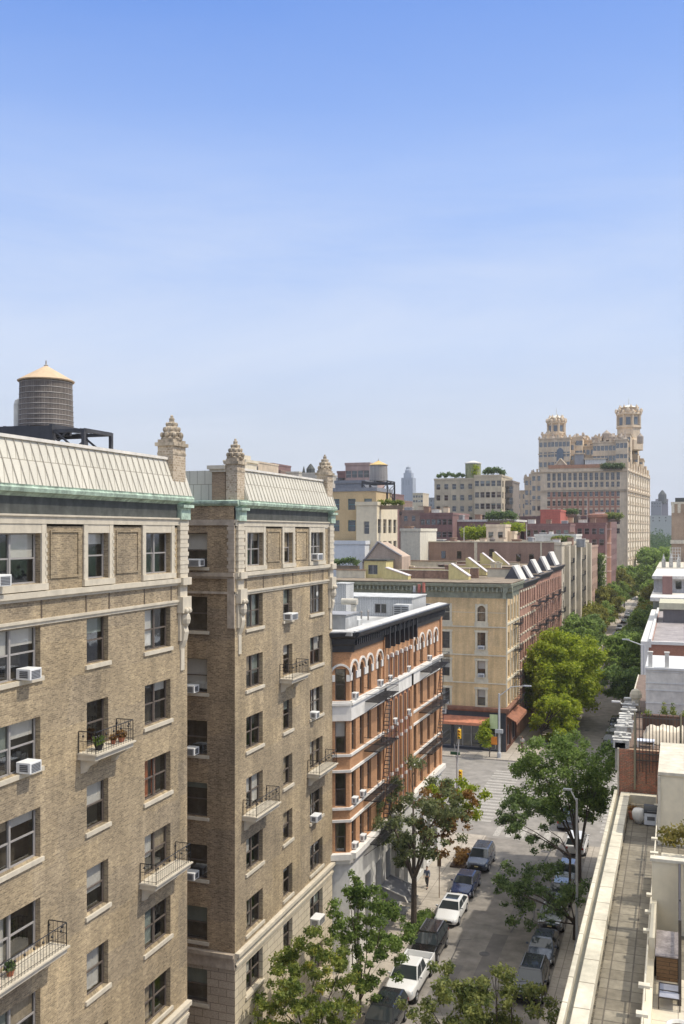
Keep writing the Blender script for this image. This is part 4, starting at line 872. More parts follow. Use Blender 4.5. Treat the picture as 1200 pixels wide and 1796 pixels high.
px_block('brown brick building with pale water tank roof left of the maroon one', 705, 760, 300, 20, 898, BROWN, near=(4, 3, 1.2, 1.7))
px_block('dull cream blank sided building below the maroon one', 703, 737, 190, 14, 932, plain('pale stucco', (.62, .58, .47), .9, .1), near=None)
px_block('red painted brick bulkhead building before the twin towered block', 948, 983, 300, 20, 897, plain('red painted brick', (.48, .14, .10), .85, .12), near=None)
px_block('low white roofed building with planted terrace beside the red bulkhead', 938, 1010, 250, 16, 941, plain('white stucco wall', (.62, .60, .54), .9, .1), near=(5, 1, 1.6, 1.6))
px_block('maroon brick mid height building under the red bulkhead', 920, 1000, 275, 14, 922, MAR, near=(6, 1, 1.3, 1.7))
px_block('dark maroon building right of the red bulkhead', 985, 1062, 318, 8, 920, MAR, near=(6, 2, 1.5, 1.9))
px_block('cream stepped rooftop house with white finial between the trees', 853, 886, 232, 8, 924, STON, near=(2, 1, 1.2, 1.4), name='rooftop_house', cat='rooftop house')
px_block('small cream chimney block right of the rooftop house', 890, 902, 236, 5, 936, STON, name='chimney', cat='chimney')
# gabled brown house and pale building at left
K1 = px_block('tall tan yellow brick building with teal windows right of the tan wings', 575, 660, 150, 9, 862, TAN2, near=(3, 3, 1.3, 1.8), wm=plain('teal window frame', (.10, .22, .23)), cop=plain('grey roof band', (.22, .23, .25)))
K2 = block('apartment_block', 'cream rendered building face with strip windows right of the tan yellow building', 'building', Xat(625, 148.5), Xat(658, 148.5)+.3, 148.5, 160.5, Zat(886, -42, 148.5), plain('cream render', (.66, .58, .42), .85, .08), near=(1, [(29.6, 31.6), (26, 28)], .9),
   side=(4, [(29.7, 32.0), (26.1, 28.4), (22.6, 24.9)], 1.9))
gx0, gx1 = Xat(636, 142.5), Xat(705, 142.5); gxm = Xat(664, 142.5); zg = Zat(951, gxm, 142.5)
e = empty('gabled_house', (gxm, 145, 23), 'brown brick gable end with pale coping in front of the cream rendered building', 'gabled building')
MB().add([(gx0, 142.5, 0), (gx1, 142.5, 0), (gx1, 142.5, zg-2.2), (gxm, 142.5, zg), (gx0, 142.5, zg-3.2), (gx0, 147.5, 0), (gx1, 147.5, 0), (gx1, 147.5, zg-2.2), (gxm, 147.5, zg), (gx0, 147.5, zg-3.2)],
    [(0, 1, 2, 3, 4), (5, 9, 8, 7, 6), (2, 7, 8, 3), (3, 8, 9, 4), (0, 4, 9, 5), (1, 6, 7, 2)]).build('gable_wall', brick('pinkish brown brick', (.50, .38, .28), (.43, .32, .24), (.4, .32, .26)), e)
q = MB(); q.tube((gx0, 142.4, zg-3.15), (gxm, 142.4, zg+.1), .16, n=6).tube((gxm, 142.4, zg+.1), (gx1, 142.4, zg-2.1), .16, n=6); q.build('coping', plain('grey coping', (.3, .28, .28)), e)
e = px_block('pale grey stepped white sided building below the tan yellow one', 572, 640, 146, 3, 955, plain('bluish white siding', (.60, .62, .63), .8, .06), name='rooftop_house', cat='building')
# roof water tank and tower behind K
tx = Xat(664, 158); water_tank(tx, 158, Zat(844, tx, 158), 1.55, 2.75, .75, 'grey round water tank with gold cone on a black frame over the cream rendered building', legs=4.6, mat=brick('grey tank staves', (.34, .32, .30), (.26, .25, .24), (.14, .13, .13), .14, 3.2, .012, off=0), cone=plain('gold tank cover', (.60, .42, .16), .6), fw=2.2)
px_block('dark pink brick tower block behind the round water tank', 606, 648, 210, 12, 816, brick('dusty pink brick', (.42, .29, .25), (.36, .25, .22), (.4, .3, .27)), near=(4, 2, 1.3, 1.6))
px_block('dark grey rooftop with pale band left of the water tank', 588, 640, 172, 8, 848, plain('slate grey panels', (.2, .21, .23), .6, .1), name='rooftop_house', cat='rooftop house')
# cream tower block with planted roof (L)
YL = 300
L1 = px_block('tall cream apartment tower with many small windows and planted roof', 762, 832, YL, 16, 842, brick('tower cream brick', (.54, .46, .32), (.48, .41, .29), (.44, .38, .28)), near=(5, 7, 1.3, 1.7))
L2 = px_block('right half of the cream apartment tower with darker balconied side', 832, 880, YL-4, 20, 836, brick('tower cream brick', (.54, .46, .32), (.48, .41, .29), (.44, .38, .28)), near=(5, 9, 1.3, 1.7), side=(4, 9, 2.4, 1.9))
L3 = px_block('dark balconied slab at the right edge of the cream tower', 880, 899, YL+3, 14, 846, plain('dark grey brown', (.22, .19, .155), .9, .2), near=(2, 10, 2.2, 2.2))  # one even dark grey brown for the balconied slab
tx = Xat(830, YL+4); zt = Zat(838, tx, YL)
e = empty('water_tank', (tx, YL+4, zt), 'white capped round tank covered with green ivy above the cream tower', 'water tank')
MB().lathe((tx, YL+4, zt), [(2.5, 0), (2.5, 4.6)], 16).build('tank', plain('mossy tank', (.26, .27, .15), .9, .3), e); MB().lathe((tx, YL+4, zt+4.6), [(2.7, 0), (2.7, .3), (.4, 1.0)], 16).build('cap', WHITE, e)
leaves([((tx+1.2, YL+1.6, zt+3.2), 1.2), ((tx+1, YL+1.6, zt+1.6), 1.1)], 220, .28, LEAF_B, 'ivy', 11, e)
# far grey tower, distance haze tinted into its stone and strips
FT = plain('haze tinted grey stone', (.30, .33, .37), .9, .1, .05)
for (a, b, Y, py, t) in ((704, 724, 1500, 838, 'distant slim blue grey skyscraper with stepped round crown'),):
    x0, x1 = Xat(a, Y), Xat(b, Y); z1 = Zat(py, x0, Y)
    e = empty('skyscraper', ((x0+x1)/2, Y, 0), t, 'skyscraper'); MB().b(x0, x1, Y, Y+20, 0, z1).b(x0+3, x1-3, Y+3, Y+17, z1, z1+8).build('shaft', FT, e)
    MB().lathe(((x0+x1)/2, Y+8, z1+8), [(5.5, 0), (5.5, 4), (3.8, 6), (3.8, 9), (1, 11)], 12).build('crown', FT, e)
    q = MB()
    for k in range(6):
        xx = x0+1.2+k*(x1-x0-2.4)/5; q.b(xx-.5, xx+.5, Y-.15, Y-.01, 10, z1-3)
    for k in range(3): q.b(x0+3+k*4.2, x0+5+k*4.2, Y-.2, Y-.01, z1-12, z1-4)
    q.build('window_strips', plain('haze tinted dark strips', (.21, .24, .28)), e)
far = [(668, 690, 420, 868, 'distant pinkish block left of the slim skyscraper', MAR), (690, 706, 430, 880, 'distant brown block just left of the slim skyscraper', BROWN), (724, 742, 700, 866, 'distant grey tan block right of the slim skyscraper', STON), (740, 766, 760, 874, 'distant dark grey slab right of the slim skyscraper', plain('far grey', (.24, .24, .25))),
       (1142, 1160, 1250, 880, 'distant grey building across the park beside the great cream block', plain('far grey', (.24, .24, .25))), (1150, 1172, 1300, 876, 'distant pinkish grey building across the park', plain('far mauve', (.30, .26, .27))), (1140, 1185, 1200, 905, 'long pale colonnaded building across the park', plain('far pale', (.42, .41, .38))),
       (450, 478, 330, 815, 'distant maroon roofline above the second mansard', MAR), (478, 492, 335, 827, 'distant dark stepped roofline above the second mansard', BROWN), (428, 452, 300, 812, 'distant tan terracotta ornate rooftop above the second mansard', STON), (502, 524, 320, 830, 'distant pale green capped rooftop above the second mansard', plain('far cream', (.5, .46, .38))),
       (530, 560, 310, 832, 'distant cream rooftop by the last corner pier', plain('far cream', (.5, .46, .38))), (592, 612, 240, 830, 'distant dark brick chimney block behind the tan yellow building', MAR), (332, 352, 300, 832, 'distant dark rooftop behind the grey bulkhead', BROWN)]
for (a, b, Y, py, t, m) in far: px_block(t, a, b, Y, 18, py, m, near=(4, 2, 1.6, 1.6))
for (a, Y, py, r, t) in ((545, 312, 815, 1.5, 'small dark domed tank beside the last corner pier'), (1162, 1300, 866, 5, 'far tiny rooftop tank across the park')):
    x = Xat(a, Y); z = Zat(py+14, x, Y); e = empty('water_tank', (x, Y, z-2), t, 'water tank'); MB().lathe((x, Y, z-2), [(r, 0), (r, r*2.2), (r*.3, r*3.2), (.05, r*3.4)], 12).build('tank', FRIEZE, e)
for (a, Y, py, t) in ((533, 316, 818, 'thin dark rooftop spire above the second mansard'),):
    x = Xat(a, Y); z = Zat(py, x, Y); e = empty('spire', (x, Y, z-3), t, 'spire'); MB().lathe((x, Y, z-3.5), [(.7, 0), (.6, 1.4), (.1, 3.5)], 8).build('spire_roof', FRIEZE, e)
# ================================================================== twin towered apartment building by the park
GB = empty('twin_towered_building', (-45, 440, 0), 'huge cream twin towered apartment building rising beyond the red brick house', 'apartment building')
YG = 430.0
def gx(px): return Xat(px, YG)
def gz(py, px=1020): return Zat(py, gx(px), YG)
XL, XR = gx(948), gx(1100)
zr = gz(820)
ga = math.atan2(-13.8+20.7, 70.0)
fg = FY(YG); fgs = Fr((XR, YG), (math.sin(ga), math.cos(ga)), (math.cos(ga), -math.sin(ga)))
ncol = 14; cw = (XR-3-XL-2)/ncol; fz = [zr-2.2-k*4.0 for k in range(9)]
Hn = []
for k in range(ncol):
    for q, z in enumerate(fz[:7]):
        x = XL+2.5+cw*(k+.5)
        if x < gx(960): continue
        Hn.append((x-cw*.27, x+cw*.27, z-2.3, z-.1) if q not in (0,) else (x-cw*.3, x+cw*.3, z-3.3, z-.1))
Hn = [h if True else h for h in Hn if not (h[3] > fz[1]-.2 and h[2] < fz[1]-9)]
MB().wall(fg, XL, XR, 0, zr, Hn, .5).add([fgs.p(0, 0), fgs.p(0, zr), (XL, YG, zr), (XL, YG, 0), fgs.p(72, 0), fgs.p(72, zr), (XL, YG+72, zr), (XL, YG+72, 0)], [(2, 3, 7, 6), (4, 5, 6, 7)]).build('front_wall', STON, GB)
Hs = []
for k in range(9):
    for q in range(14):
        u = 4+k*8; z = zr-2.4-q*4.0
        if z > 6: Hs.append((u-1.1, u+1.1, z-2.3, z-.1))
MB().wall(fgs, 0, 72, 0, zr, Hs, .5).build('street_wall', plain('sun brightened cream stone', (.80, .70, .54), .85, .1, .4), GB)  # cream stone lightened in colour to carry the sun on this face
MB().add([(XL+1, YG+1, 0), (XR-1.2, YG+1, 0), (XR+5, YG+71, 0), (XL+1, YG+71, 0), (XL+1, YG+1, zr-.1), (XR-1.2, YG+1, zr-.1), (XR+5, YG+71, zr-.1), (XL+1, YG+71, zr-.1)], [(0, 1, 2, 3), (4, 5, 6, 7), (0, 1, 5, 4), (1, 2, 6, 5), (2, 3, 7, 6), (3, 0, 4, 7)]).build('interior', ROOM, GB)
MB().add([(XL, YG, zr+.02), (XR, YG, zr+.02), fgs.p(72, zr+.02), (XL, YG+72, zr+.02)], [(0, 1, 2, 3)]).build('roof', plain('cream roof', (.5, .45, .35)), GB)
n = 0
for f, HH in ((fg, Hn), (fgs, Hs)):
    for h in HH:
        n += 1
        if n > 98 and f is fg: continue
        if f is fgs and n > 150: break
        q = MB().box(f, (h[0]+h[1])/2-.07, (h[0]+h[1])/2+.07, h[2], h[3], -.5, -.42).box(f, h[0], h[1], (h[2]+h[3])/2-.08, (h[2]+h[3])/2+.08, -.5, -.42)
        if n <= 98: o = q.build('window', FRAMEG, GB); MB().quad(f, h[0], h[1], h[2], h[3], -.47).build('pane', GLASSD, o)
rs = MB()
for h in Hs: rs.quad(fgs, h[0], h[1], h[2], h[3], -.47)
for h in Hn[98:]: rs.quad(fg, h[0], h[1], h[2], h[3], -.47)
o = rs.build('far_windows', glass('far dark glass', (.3, .32, .35), .3), GB); o['kind'] = 'stuff'
# red brick middle zone of the front, stone piers and cornices
rz_ = MB(); cs = MB()
for k in range(1, ncol):
    x = XL+2.5+cw*k
    if x < gx(958): continue
    rz_.box(fg, x-cw*.2, x+cw*.2, zr-30, fz[2]-.3, 0, .15)
    cs.box(fg, x-cw*.1, x+cw*.1, fz[1]-3.4, zr-2.0, .0, .35)
for z in (fz[2]-3.2, fz[3]-3.2, fz[4]-3.2): rz_.box(fg, gx(960), XR-3, z, z+.7, 0, .12)
for z in (zr-1.8, fz[1]-3.9, fz[2]-.2): cs.box(fg, XL, XR, z, z+.55, 0, .5); cs.box(fgs, 0, 72, z, z+.55, 0, .6)
for u in range(0, 73, 8): cs.box(fgs, u-.5, u+.5, 5, zr, 0, .35)
for q in range(12): cs.box(fgs, 0, 72, zr-8-q*4, zr-7.7-q*4, 0, .22)
for q in range(9): cs.box(fgs, q*8-1.6+4, q*8+1.6+4, zr-.2, zr+2.2+(q % 2)*1.5, -1.2, .3)
rz_.build('red_brick_zone', REDB, GB); cs.build('stone_courses', STON, GB)
MB().box(fg, gx(962), gx(1092), zr-.2, zr+1.3, -.5, .2).build('attic_band', plain('orange brown terracotta', (.42, .22, .13), .9, .15), GB)
def gblock(a, b, pyt, pyb, yo, dpt, m=STON, hl=None, wn=0, nm='setback', cren=True):
    x0, x1 = Xat(a, YG+yo), Xat(b, YG+yo); z0, z1 = min(zr-.5, Zat(pyb, x0, YG+yo)), Zat(pyt, x0, YG+yo); f = FY(YG+yo); hh = []
    if wn:
        rows = max(1, int((z1-z0)/4.4))
        for k in range(wn):
            for r in range(rows):
                x = x0+(x1-x0)*(k+.5)/wn; hh.append((x-.7, x+.7, z1-3.4-r*4.4, z1-1.3-r*4.4))
        hh = [h for h in hh if h[2] > z0+.3]
    q = MB().wall(f, x0, x1, z0, z1, hh, .5).add([(x0, YG+yo, z0), (x0, YG+yo+dpt, z0), (x0, YG+yo+dpt, z1), (x0, YG+yo, z1), (x1, YG+yo, z0), (x1, YG+yo+dpt, z0), (x1, YG+yo+dpt, z1), (x1, YG+yo, z1)], [(0, 1, 2, 3), (4, 5, 6, 7), (1, 5, 6, 2), (3, 2, 6, 7)])
    o = q.build(nm, m, GB)
    if hh:
        q = MB()
        for h in hh: q.quad(f, h[0], h[1], h[2], h[3], -.4)
        q.build('panes', glass('far dark glass'), o)
    q = MB(); q.b(x0-.3, x1+.3, YG+yo-.35, YG+yo+dpt, z1, z1+.5)
    if cren:
        k = max(2, int((x1-x0)/2.2))
        for i in range(k): q.b(x0+(x1-x0)*i/k, x0+(x1-x0)*i/k+.8, YG+yo-.3, YG+yo+.4, z1+.5, z1+1.3+.5*(i % 2))
        q.b(x0-.35, x1+.35, YG+yo-.25, YG+yo, z0+(z1-z0)*.5, z0+(z1-z0)*.5+.35)
    q.build('setback_cornice', STON, o)
    return o
gblock(945, 968, 771, 822, 3, 16, wn=3); gblock(966, 1000, 770, 822, 1.5, 16, wn=5); gblock(998, 1022, 768, 822, 6, 14, wn=4); gblock(1020, 1043, 784, 822, 9, 12, wn=3)
gblock(1040, 1088, 777, 822, 3, 18, wn=7); gblock(1056, 1085, 766, 778, 9, 12, wn=4); gblock(1080, 1101, 772, 822, 1.0, 22, wn=3); gblock(1085, 1106, 762, 822, 9, 18, wn=3); gblock(1098, 1119, 768, 822, 34, 18, wn=3); gblock(1006, 1048, 774, 822, 14, 14, wn=5); gblock(1012, 1030, 766, 780, 18, 10, wn=2); gblock(1044, 1056, 768, 800, 7, 10, wn=2); gblock(990, 1008, 776, 822, 4.5, 8, wn=2)
for (c_, py_, yy_) in ((958, 762, 6), (970, 764, 4), (992, 766, 5), (1010, 770, 10), (1024, 764, 16), (1034, 772, 14), (1050, 766, 8), (1080, 768, 5), (1096, 766, 6), (1110, 764, 36), (935, 828, 5), (922, 836, 11), (948, 826, 5)):
    x_ = Xat(c_, YG+yy_); MB().lathe((x_, YG+yy_+1, Zat(py_+11, x_, YG+yy_)), [(1.0, 0), (1.0, 1.6), (1.25, 1.8), (.7, 2.4), (.5, 3.2), (.05, 4.2)], 8).build('rooftop_turret', plain('brown stone', (.34, .28, .22)), GB)
gblock(950, 985, 763, 772, 5, 12, wn=3)
gblock(1112, 1128, 806, 840, 50, 20, wn=2); gblock(905, 925, 862, 925, 18, 20, wn=2, cren=False); gblock(920, 936, 838, 925, 10, 20, wn=2); gblock(932, 950, 830, 925, 4, 20, wn=2)
px_ = MB()
def gtower(c, w, pyb, pym, pyt, label):
    y = YG+(12 if c < 1050 else 30); x = Xat(c, y); z0, z1, z2 = Zat(pyb, x, y), Zat(pym, x, y), Zat(pyt, x, y); r = w/2/1700*dep(x, y)*1.06
    o = MB().lathe((x, y, z0), [(r*1.35, 0), (r*1.35, (z1-z0)*.45), (r*1.08, (z1-z0)*.5), (r*1.08, z1-z0), (r*1.2, z1-z0+.3)], 8, PI/8).build('tower', STON, GB)
    t = MB(); hh = z2-z1
    t.lathe((x, y, z1), [(r*1.15, 0), (r*1.15, hh*.12), (r*.98, hh*.14), (r*.98, hh*.62), (r*1.2, hh*.66), (r*1.2, hh*.74), (r*.9, hh*.78), (r*.86, hh*.98), (r*1.0, hh)], 8, PI/8)
    for k in range(8):
        a = PI/4*k+PI/8; t.tube((x+r*1.08*math.cos(a), y+r*1.08*math.sin(a), z1+.5), (x+r*1.08*math.cos(a), y+r*1.08*math.sin(a), z1+hh*.7), .38, n=6)
        t.lathe((x+r*1.15*math.cos(a), y+r*1.15*math.sin(a), z1+hh*.72), [(.5, 0), (.55, .8), (.15, 1.5)], 6)
    for k in range(8):
        a = PI/4*k; t.ball((x+r*1.1*math.cos(a), y+r*1.1*math.sin(a), z1+hh*.86), .75, 6, 1.5); t.lathe((x+r*.8*math.cos(a+.3), y+r*.8*math.sin(a+.3), z1+hh*.95), [(.5, 0), (.6, .7), (.1, 1.9)], 6)
    t.build('belvedere', STON, o)
    t = MB()
    for k in range(8):
        a = PI/4*k; cx, cy_ = x+r*.93*math.cos(a), y+r*.93*math.sin(a); f = Fr((cx, cy_), (-math.sin(a), math.cos(a)), (math.cos(a), math.sin(a)))
        t.box(f, -r*.2, r*.2, z1+hh*.16, z1+hh*.52, -.2, .06)
    t.build('belvedere_openings', plain('blue grey opening', (.13, .16, .19), .5), o)
    MB().lathe((x, y, z2), [(r*.85, 0), (r*.6, .7), (r*.2, 1.3), (.15, 1.6), (.1, 3.6), (.02, 5.0)], 12).build('dome', plain('pale dome', (.62, .62, .56)), o)
gtower(976, 27, 790, 762, 734, ''); gtower(1103, 36, 790, 752, 716, '')
for (c, py, s) in ((1005, 763, 1.7), (952, 768, 1.2), (1042, 764, 1.4), (1062, 757, 1.8), (1072, 763, 1.4), (1088, 764, 1.3), (1015, 768, 1.0), (1122, 764, 1.3)):
    MB().lathe((gx(c), YG+8, gz(py+14)), [(s, 0), (s*1.05, 3), (s*.4, 4), (.1, 4.6)], 8).build('rooftop_turret', plain('brown stone', (.34, .28, .22)), GB)
# gable ornament, big arch window, white penthouse on the front roof
x = gx(983); q = MB(); z = gz(820)
q.add([(gx(970), YG+.8, z), (gx(998), YG+.8, z), (x, YG+.8, gz(803))], [(0, 1, 2)]); q.tube((gx(970), YG+.6, z), (x, YG+.6, gz(803)), .4, n=6).tube((gx(998), YG+.6, z), (x, YG+.6, gz(803)), .4, n=6); q.build('pediment', STON, GB)
MB().lathe((gx(982), YG+1.3, gz(808)), [(1.5, 0), (1.5, 4.2), (1.2, 5.2), (.4, 5.9)], 12, sy=.2).build('arched_opening', plain('blue grey opening', (.13, .16, .19)), GB)
gblock(1026, 1063, 806, 822, -.2+.6, 6, m=WHITE, nm='white_penthouse', cren=False)
gblock(1008, 1024, 797, 820, 1.2, 4, m=plain('grey tank', (.3, .3, .3)), nm='grey_tank', cren=False)
# small things on the middle distance roofs
def roof_box(px, w, Y, py, h, m, label, cat='rooftop box', name='rooftop_box', dpt=2.5, rnd=False):
    x = Xat(px, Y); ww_ = w/1700*dep(x, Y); z1 = Zat(py, x, Y); e = empty(name, (x, Y, z1-h), label, cat)
    if rnd: MB().lathe((x, Y+dpt/2, z1-h), [(ww_/2, 0), (ww_/2, h*.75), (ww_*.54, h*.78), (.05, h)], 14).build('tank', m, e)
    else:
        MB().b(x-ww_/2, x+ww_/2, Y, Y+dpt, z1-h, z1).build('box', m, e); MB().b(x-ww_/2-.12, x+ww_/2+.12, Y-.12, Y+dpt+.12, z1+.001, z1+.14).build('lid', plain('brown coping', (.30, .20, .13), .8, .2) if m is not GRYM else WHITE, e)
GRYM = plain('dull grey metal', (.28, .28, .28), .6, .2); BRN = plain('brown brick stack', (.27, .17, .12), .9, .25, 3)
for a in ((770, 16, 208, 947, 2.0, GRYM, 'grey boxy roof unit on the long low brown building'), (794, 8, 209, 944, 2.4, BRN, 'narrow brown chimney on the long low brown building'), (818, 20, 212, 949, 1.6, WHITE, 'wide low white roof unit on the long low brown building'), (846, 9, 211, 945, 2.2, STON, 'pale chimney at the right end of the long low brown building'),
          (748, 9, 265, 889, 3, BRN, 'brown chimney on the left maroon building'), (764, 14, 266, 893, 2.6, WHITE, 'white rounded hood on the left maroon building'), (782, 8, 266, 890, 3, STON, 'pale chimney on the left maroon building'),
          (806, 12, 270, 904, 2.6, GRYM, 'grey unit at the left of the white edged maroon building'), (838, 10, 271, 903, 2.8, BRN, 'brown chimney on the white edged maroon building'), (893, 8, 271, 905, 2.4, STON, 'small cream chimney on the white edged maroon building'),
          (932, 12, 278, 911, 3, WHITE, 'white unit on the low maroon building left of the red bulkhead'), (962, 8, 277, 912, 2.8, BRN, 'brown chimney under the red bulkhead'), (990, 10, 276, 914, 2.4, GRYM, 'grey unit on the maroon building right of the red bulkhead'),
          (1000, 10, 320, 908, 4, STON, 'pale chimney on the dark maroon building'), (1022, 14, 321, 911, 3, WHITE, 'white bulkhead on the dark maroon building'), (1040, 9, 321, 909, 3.6, BRN, 'brown chimney on the dark maroon building'), (1052, 16, 332, 898, 3, WHITE, 'white rooftop shed on the dark red house beside the planting'),
          (952, 10, 252, 935, 2, GRYM, 'grey vent box on the low white roofed building'), (966, 6, 252, 932, 2.6, WHITE, 'narrow white stack on the low white roofed building'), (1003, 7, 252, 934, 2.4, BRN, 'brown chimney at the right end of the low white roofed building'),
          (716, 14, 303, 890, 3.2, GRYM, 'grey roof unit on the brown building left of the maroon one'), (738, 9, 303, 888, 4, STON, 'pale chimney on the brown building left of the maroon one'), (715, 12, 193, 924, 1.6, BRN, 'brown box on the dull cream blank building'),
          (1000, 9, 215, 944, 2.2, BRN, 'brown chimney on the cream apartment block roof'), (1018, 14, 225, 946, 1.8, GRYM, 'grey unit on the cream apartment block roof'), (975, 12, 201, 946, 1.6, WHITE, 'white hatch behind the brown party wall'), (905, 14, 200, 947, 1.8, BRN, 'brown bulkhead behind the brown party wall'), (880, 8, 201, 944, 2.2, STON, 'slim pale flue behind the brown party wall'), (930, 8, 202, 943, 2.4, GRYM, 'slim grey flue behind the brown party wall')):
    roof_box(*a)
for a in ((862, 10, 214, 940, 3.6, 'small round wooden tank behind the long low brown building'), (1012, 12, 322, 898, 5.5, 'round brown tank on the dark maroon building')): roof_box(a[0], a[1], a[2], a[3], a[4], WOODT, a[5], 'water tank', 'water_tank', rnd=True)
for k, (px, Y, py) in enumerate(((814, 206, 925), (924, 203, 918), (678, 140, 985), (1030, 318, 872))):
    x = Xat(px, Y); z1 = Zat(py, x, Y); e = empty('antenna_mast', (x, Y, 26), ['thin pale mast above the long brown party wall', 'tall thin pale mast in front of the maroon roofs', 'thin mast beside the small yellow rooftop house', 'thin pale mast before the twin towers'][k], 'mast'); MB().tube((x, Y, z1-9 if k != 2 else z1-3), (x, Y, z1), .09, .05, 6).build('mast', WHITE, e)
# ================================================================== park
pk = MB(); 
XS = [-700+k*40 for k in range(40)]; YS = [520+k*40 for k in range(18)]
def hz(x, y): return 9*(1-math.exp(-max(0, y-520)/90.0))+3*math.sin(x*.013+y*.007)
P = [(x, y, hz(x, y)) for y in YS for x in XS]; nx = len(XS)
pk.add(P, [(j*nx+i, j*nx+i+1, (j+1)*nx+i+1, (j+1)*nx+i) for j in range(len(YS)-1) for i in range(nx-1)])
tag(pk.build('park_terrain', plain('park grass', (.05, .085, .03), .9, .3, .1), smooth=True), kind='structure')
rg = random.Random(5); bl = []
for k in range(560):
    x = rg.uniform(-95, 60); y = 515+rg.random()**1.6*420; h = rg.uniform(9, 15); bl.append(((x, y, hz(x, y)+h+2), rg.uniform(6, 9)))
o = leaves(bl, 60000, 1.0, leafmat('park leaves', (.05, .09, .035), (.13, .20, .07)), 'park_woodland', 3); tag(o, 'dense green treetops of the park at the end of the street', 'woodland', kind='stuff')
# ================================================================== right hand side: terrace, brownstones
TER = 14.0
PAV = paving('stone terrace pavers', (.215, .19, .142), (.16, .138, .10), (.10, .085, .065), .78, .78, .028, .22, .0, .22)
CRM = plain('cream stucco', (.72, .64, .47), .8, .07); CRW = plain('cream white coping', (.58, .53, .42), .75, .16, 2.5); COPS = paving('cream coping stone', (.57, .525, .415), (.52, .48, .375), (.22, .19, .14), 6, 1.9, .03, .2, .0, .12)
TB = empty('terrace_building', (4, 40, 0), 'building below with long paved roof terrace and cream parapet at lower right', 'terraced building')
MB().b(-3.58, 14, 20, 60, 0, TER-.01).build('walls', brick('terrace wall brick', (.42, .33, .24), (.36, .28, .2), (.4, .33, .25)), TB)
MB().b(-2.68, 14, 20, 59.6, TER-.01, TER).build('terrace_paving', PAV, TB)
MB().b(-3.60, -3.42, 20, 60, TER-.5, TER+.62).build('outer_rail', COPS, TB, bevel=.03)
MB().b(-3.40, -3.26, 20, 60, TER-.5, TER+.25).build('gutter', plain('grey gutter', (.24, .24, .21), .7), TB)
MB().b(-3.24, -2.70, 20, 60, TER-.1, TER+.5).b(-2.70, -1.2, 59.5, 60.0, TER-.1, TER+.5).build('parapet', COPS, TB, bevel=.03)
wd = MB()
wd.b(-2.698, -2.63, 20.2, 59.4, TER+.001, TER+.03)
wd.build('edge_gravel', plain('dark edge gravel', (.10, .085, .06), .9, .9, 14), TB)
rl = MB()
rl.b(-1.12, -0.82, 20, 47, TER, TER+.55)
rl.build('deck_kerb', CRM, TB)
rr = MB(); ptz = [(31.4), (33.4), (38.0), (39.9), (41.8), (47.3), (49.5), (55.6)]
rr.tube((-1.05, 20, TER+1.0), (-1.05, 56, TER+1.0), .035, n=6)
rr.tube((-1.05, 20, TER+.7), (-1.05, 56, TER+.7), .02, n=6)
for y in ptz: rr.b(-1.09, -1.01, y-.04, y+.04, TER, TER+1.0).b(-1.24, -.88, y-.13, y+.13, TER+1.0, TER+1.1)
rr.build('white_railing', CRW, TB)
DP = paving('beige deck pavers', (.58, .52, .40), (.54, .48, .37), (.32, .28, .22), .9, .9, .02, .08)
MB().b(-.82, 14, 20, 36.6, TER, TER+.02).build('deck_paving', DP, TB)
pw = empty('stucco_wall', (2, 39, TER), 'beige stucco guard wall with flat coping behind the wooden planter box', 'wall')
MB().b(-1.0, 6, 40.6, 40.9, TER, TER+2.85).build('panel', CRM, pw); MB().b(-1.06, 6.06, 40.54, 40.96, TER+2.85, TER+2.97).build('coping', CRW, pw); MB().b(-1.0, -.8, 36.8, 40.59, TER+.5, TER+1.3).build('return_wall', CRM, pw)
pg = empty('penthouse', (4, 54, TER), 'plain beige stucco penthouse wall rising above the terrace at right edge', 'penthouse')
MB().b(-.90, 8, 52.2, 59.4, TER, TER+3.55).build('walls', CRM, pg); MB().b(-.98, 8.1, 52.1, 59.5, TER+3.55, TER+3.7).build('coping', CRW, pg); MB().b(-1.0, -.86, 52.05, 59.45, TER, TER+3.5).build('corner_strip', CRW, pg)
gt = empty('glazed_frame', (.3, 36, TER), 'tall dark bronze metal frame with glass at the right picture edge above the deck', 'glazed screen')
q = MB(); dk = plain('dark bronze metal', (.045, .035, .028), .5, .1, streak=False)
for y in (34.6, 36.4, 40.4): q.b(.0, .1, y-.05, y+.05, TER+.02, TER+2.9)
for z in (TER+.02, TER+1.3, TER+2.82): q.b(.01, .09, 34.65, 40.35, z, z+.08)
q.b(.2, .28, 34.6, 40.4, TER+2.8, TER+2.88); q.build('frame', dk, gt); MB().b(.04, .06, 34.7, 40.3, TER+.12, TER+2.8).build('glass_pane', GLASS, gt)
bx = empty('planter_box', (-.3, 37, TER), 'brown timber storage box with greyish cover on the beige deck', 'wooden box')
WDM = brick('brown timber planks', (.26, .15, .07), (.20, .115, .055), (.08, .05, .03), 1.6, .14, .012, .1, bump=.1)
MB().b(-.74, .0-.02, 36.3, 38.4, TER+.02, TER+.9).build('box', WDM, bx); MB().b(-.78, -.0, 36.2, 38.5, TER+.902, TER+.95).build('cover', plain('mottled grey cover', (.33, .29, .28), .8, .3, 9), bx)
tb_ = empty('side_table', (-.3, 34.6, TER), 'low dark framed glass table in front of the timber box', 'table')
q = MB()
for x in (-.62, .05):
    for y in (34.1, 35.2): q.b(x-.02, x+.02, y-.02, y+.02, TER+.02, TER+.4)
for y in (34.1, 34.65, 35.2): q.b(-.62, .05, y-.02, y+.02, TER+.4, TER+.44)
for x in (-.62, .05): q.b(x-.02, x+.02, 34.1, 35.2, TER+.401, TER+.439)
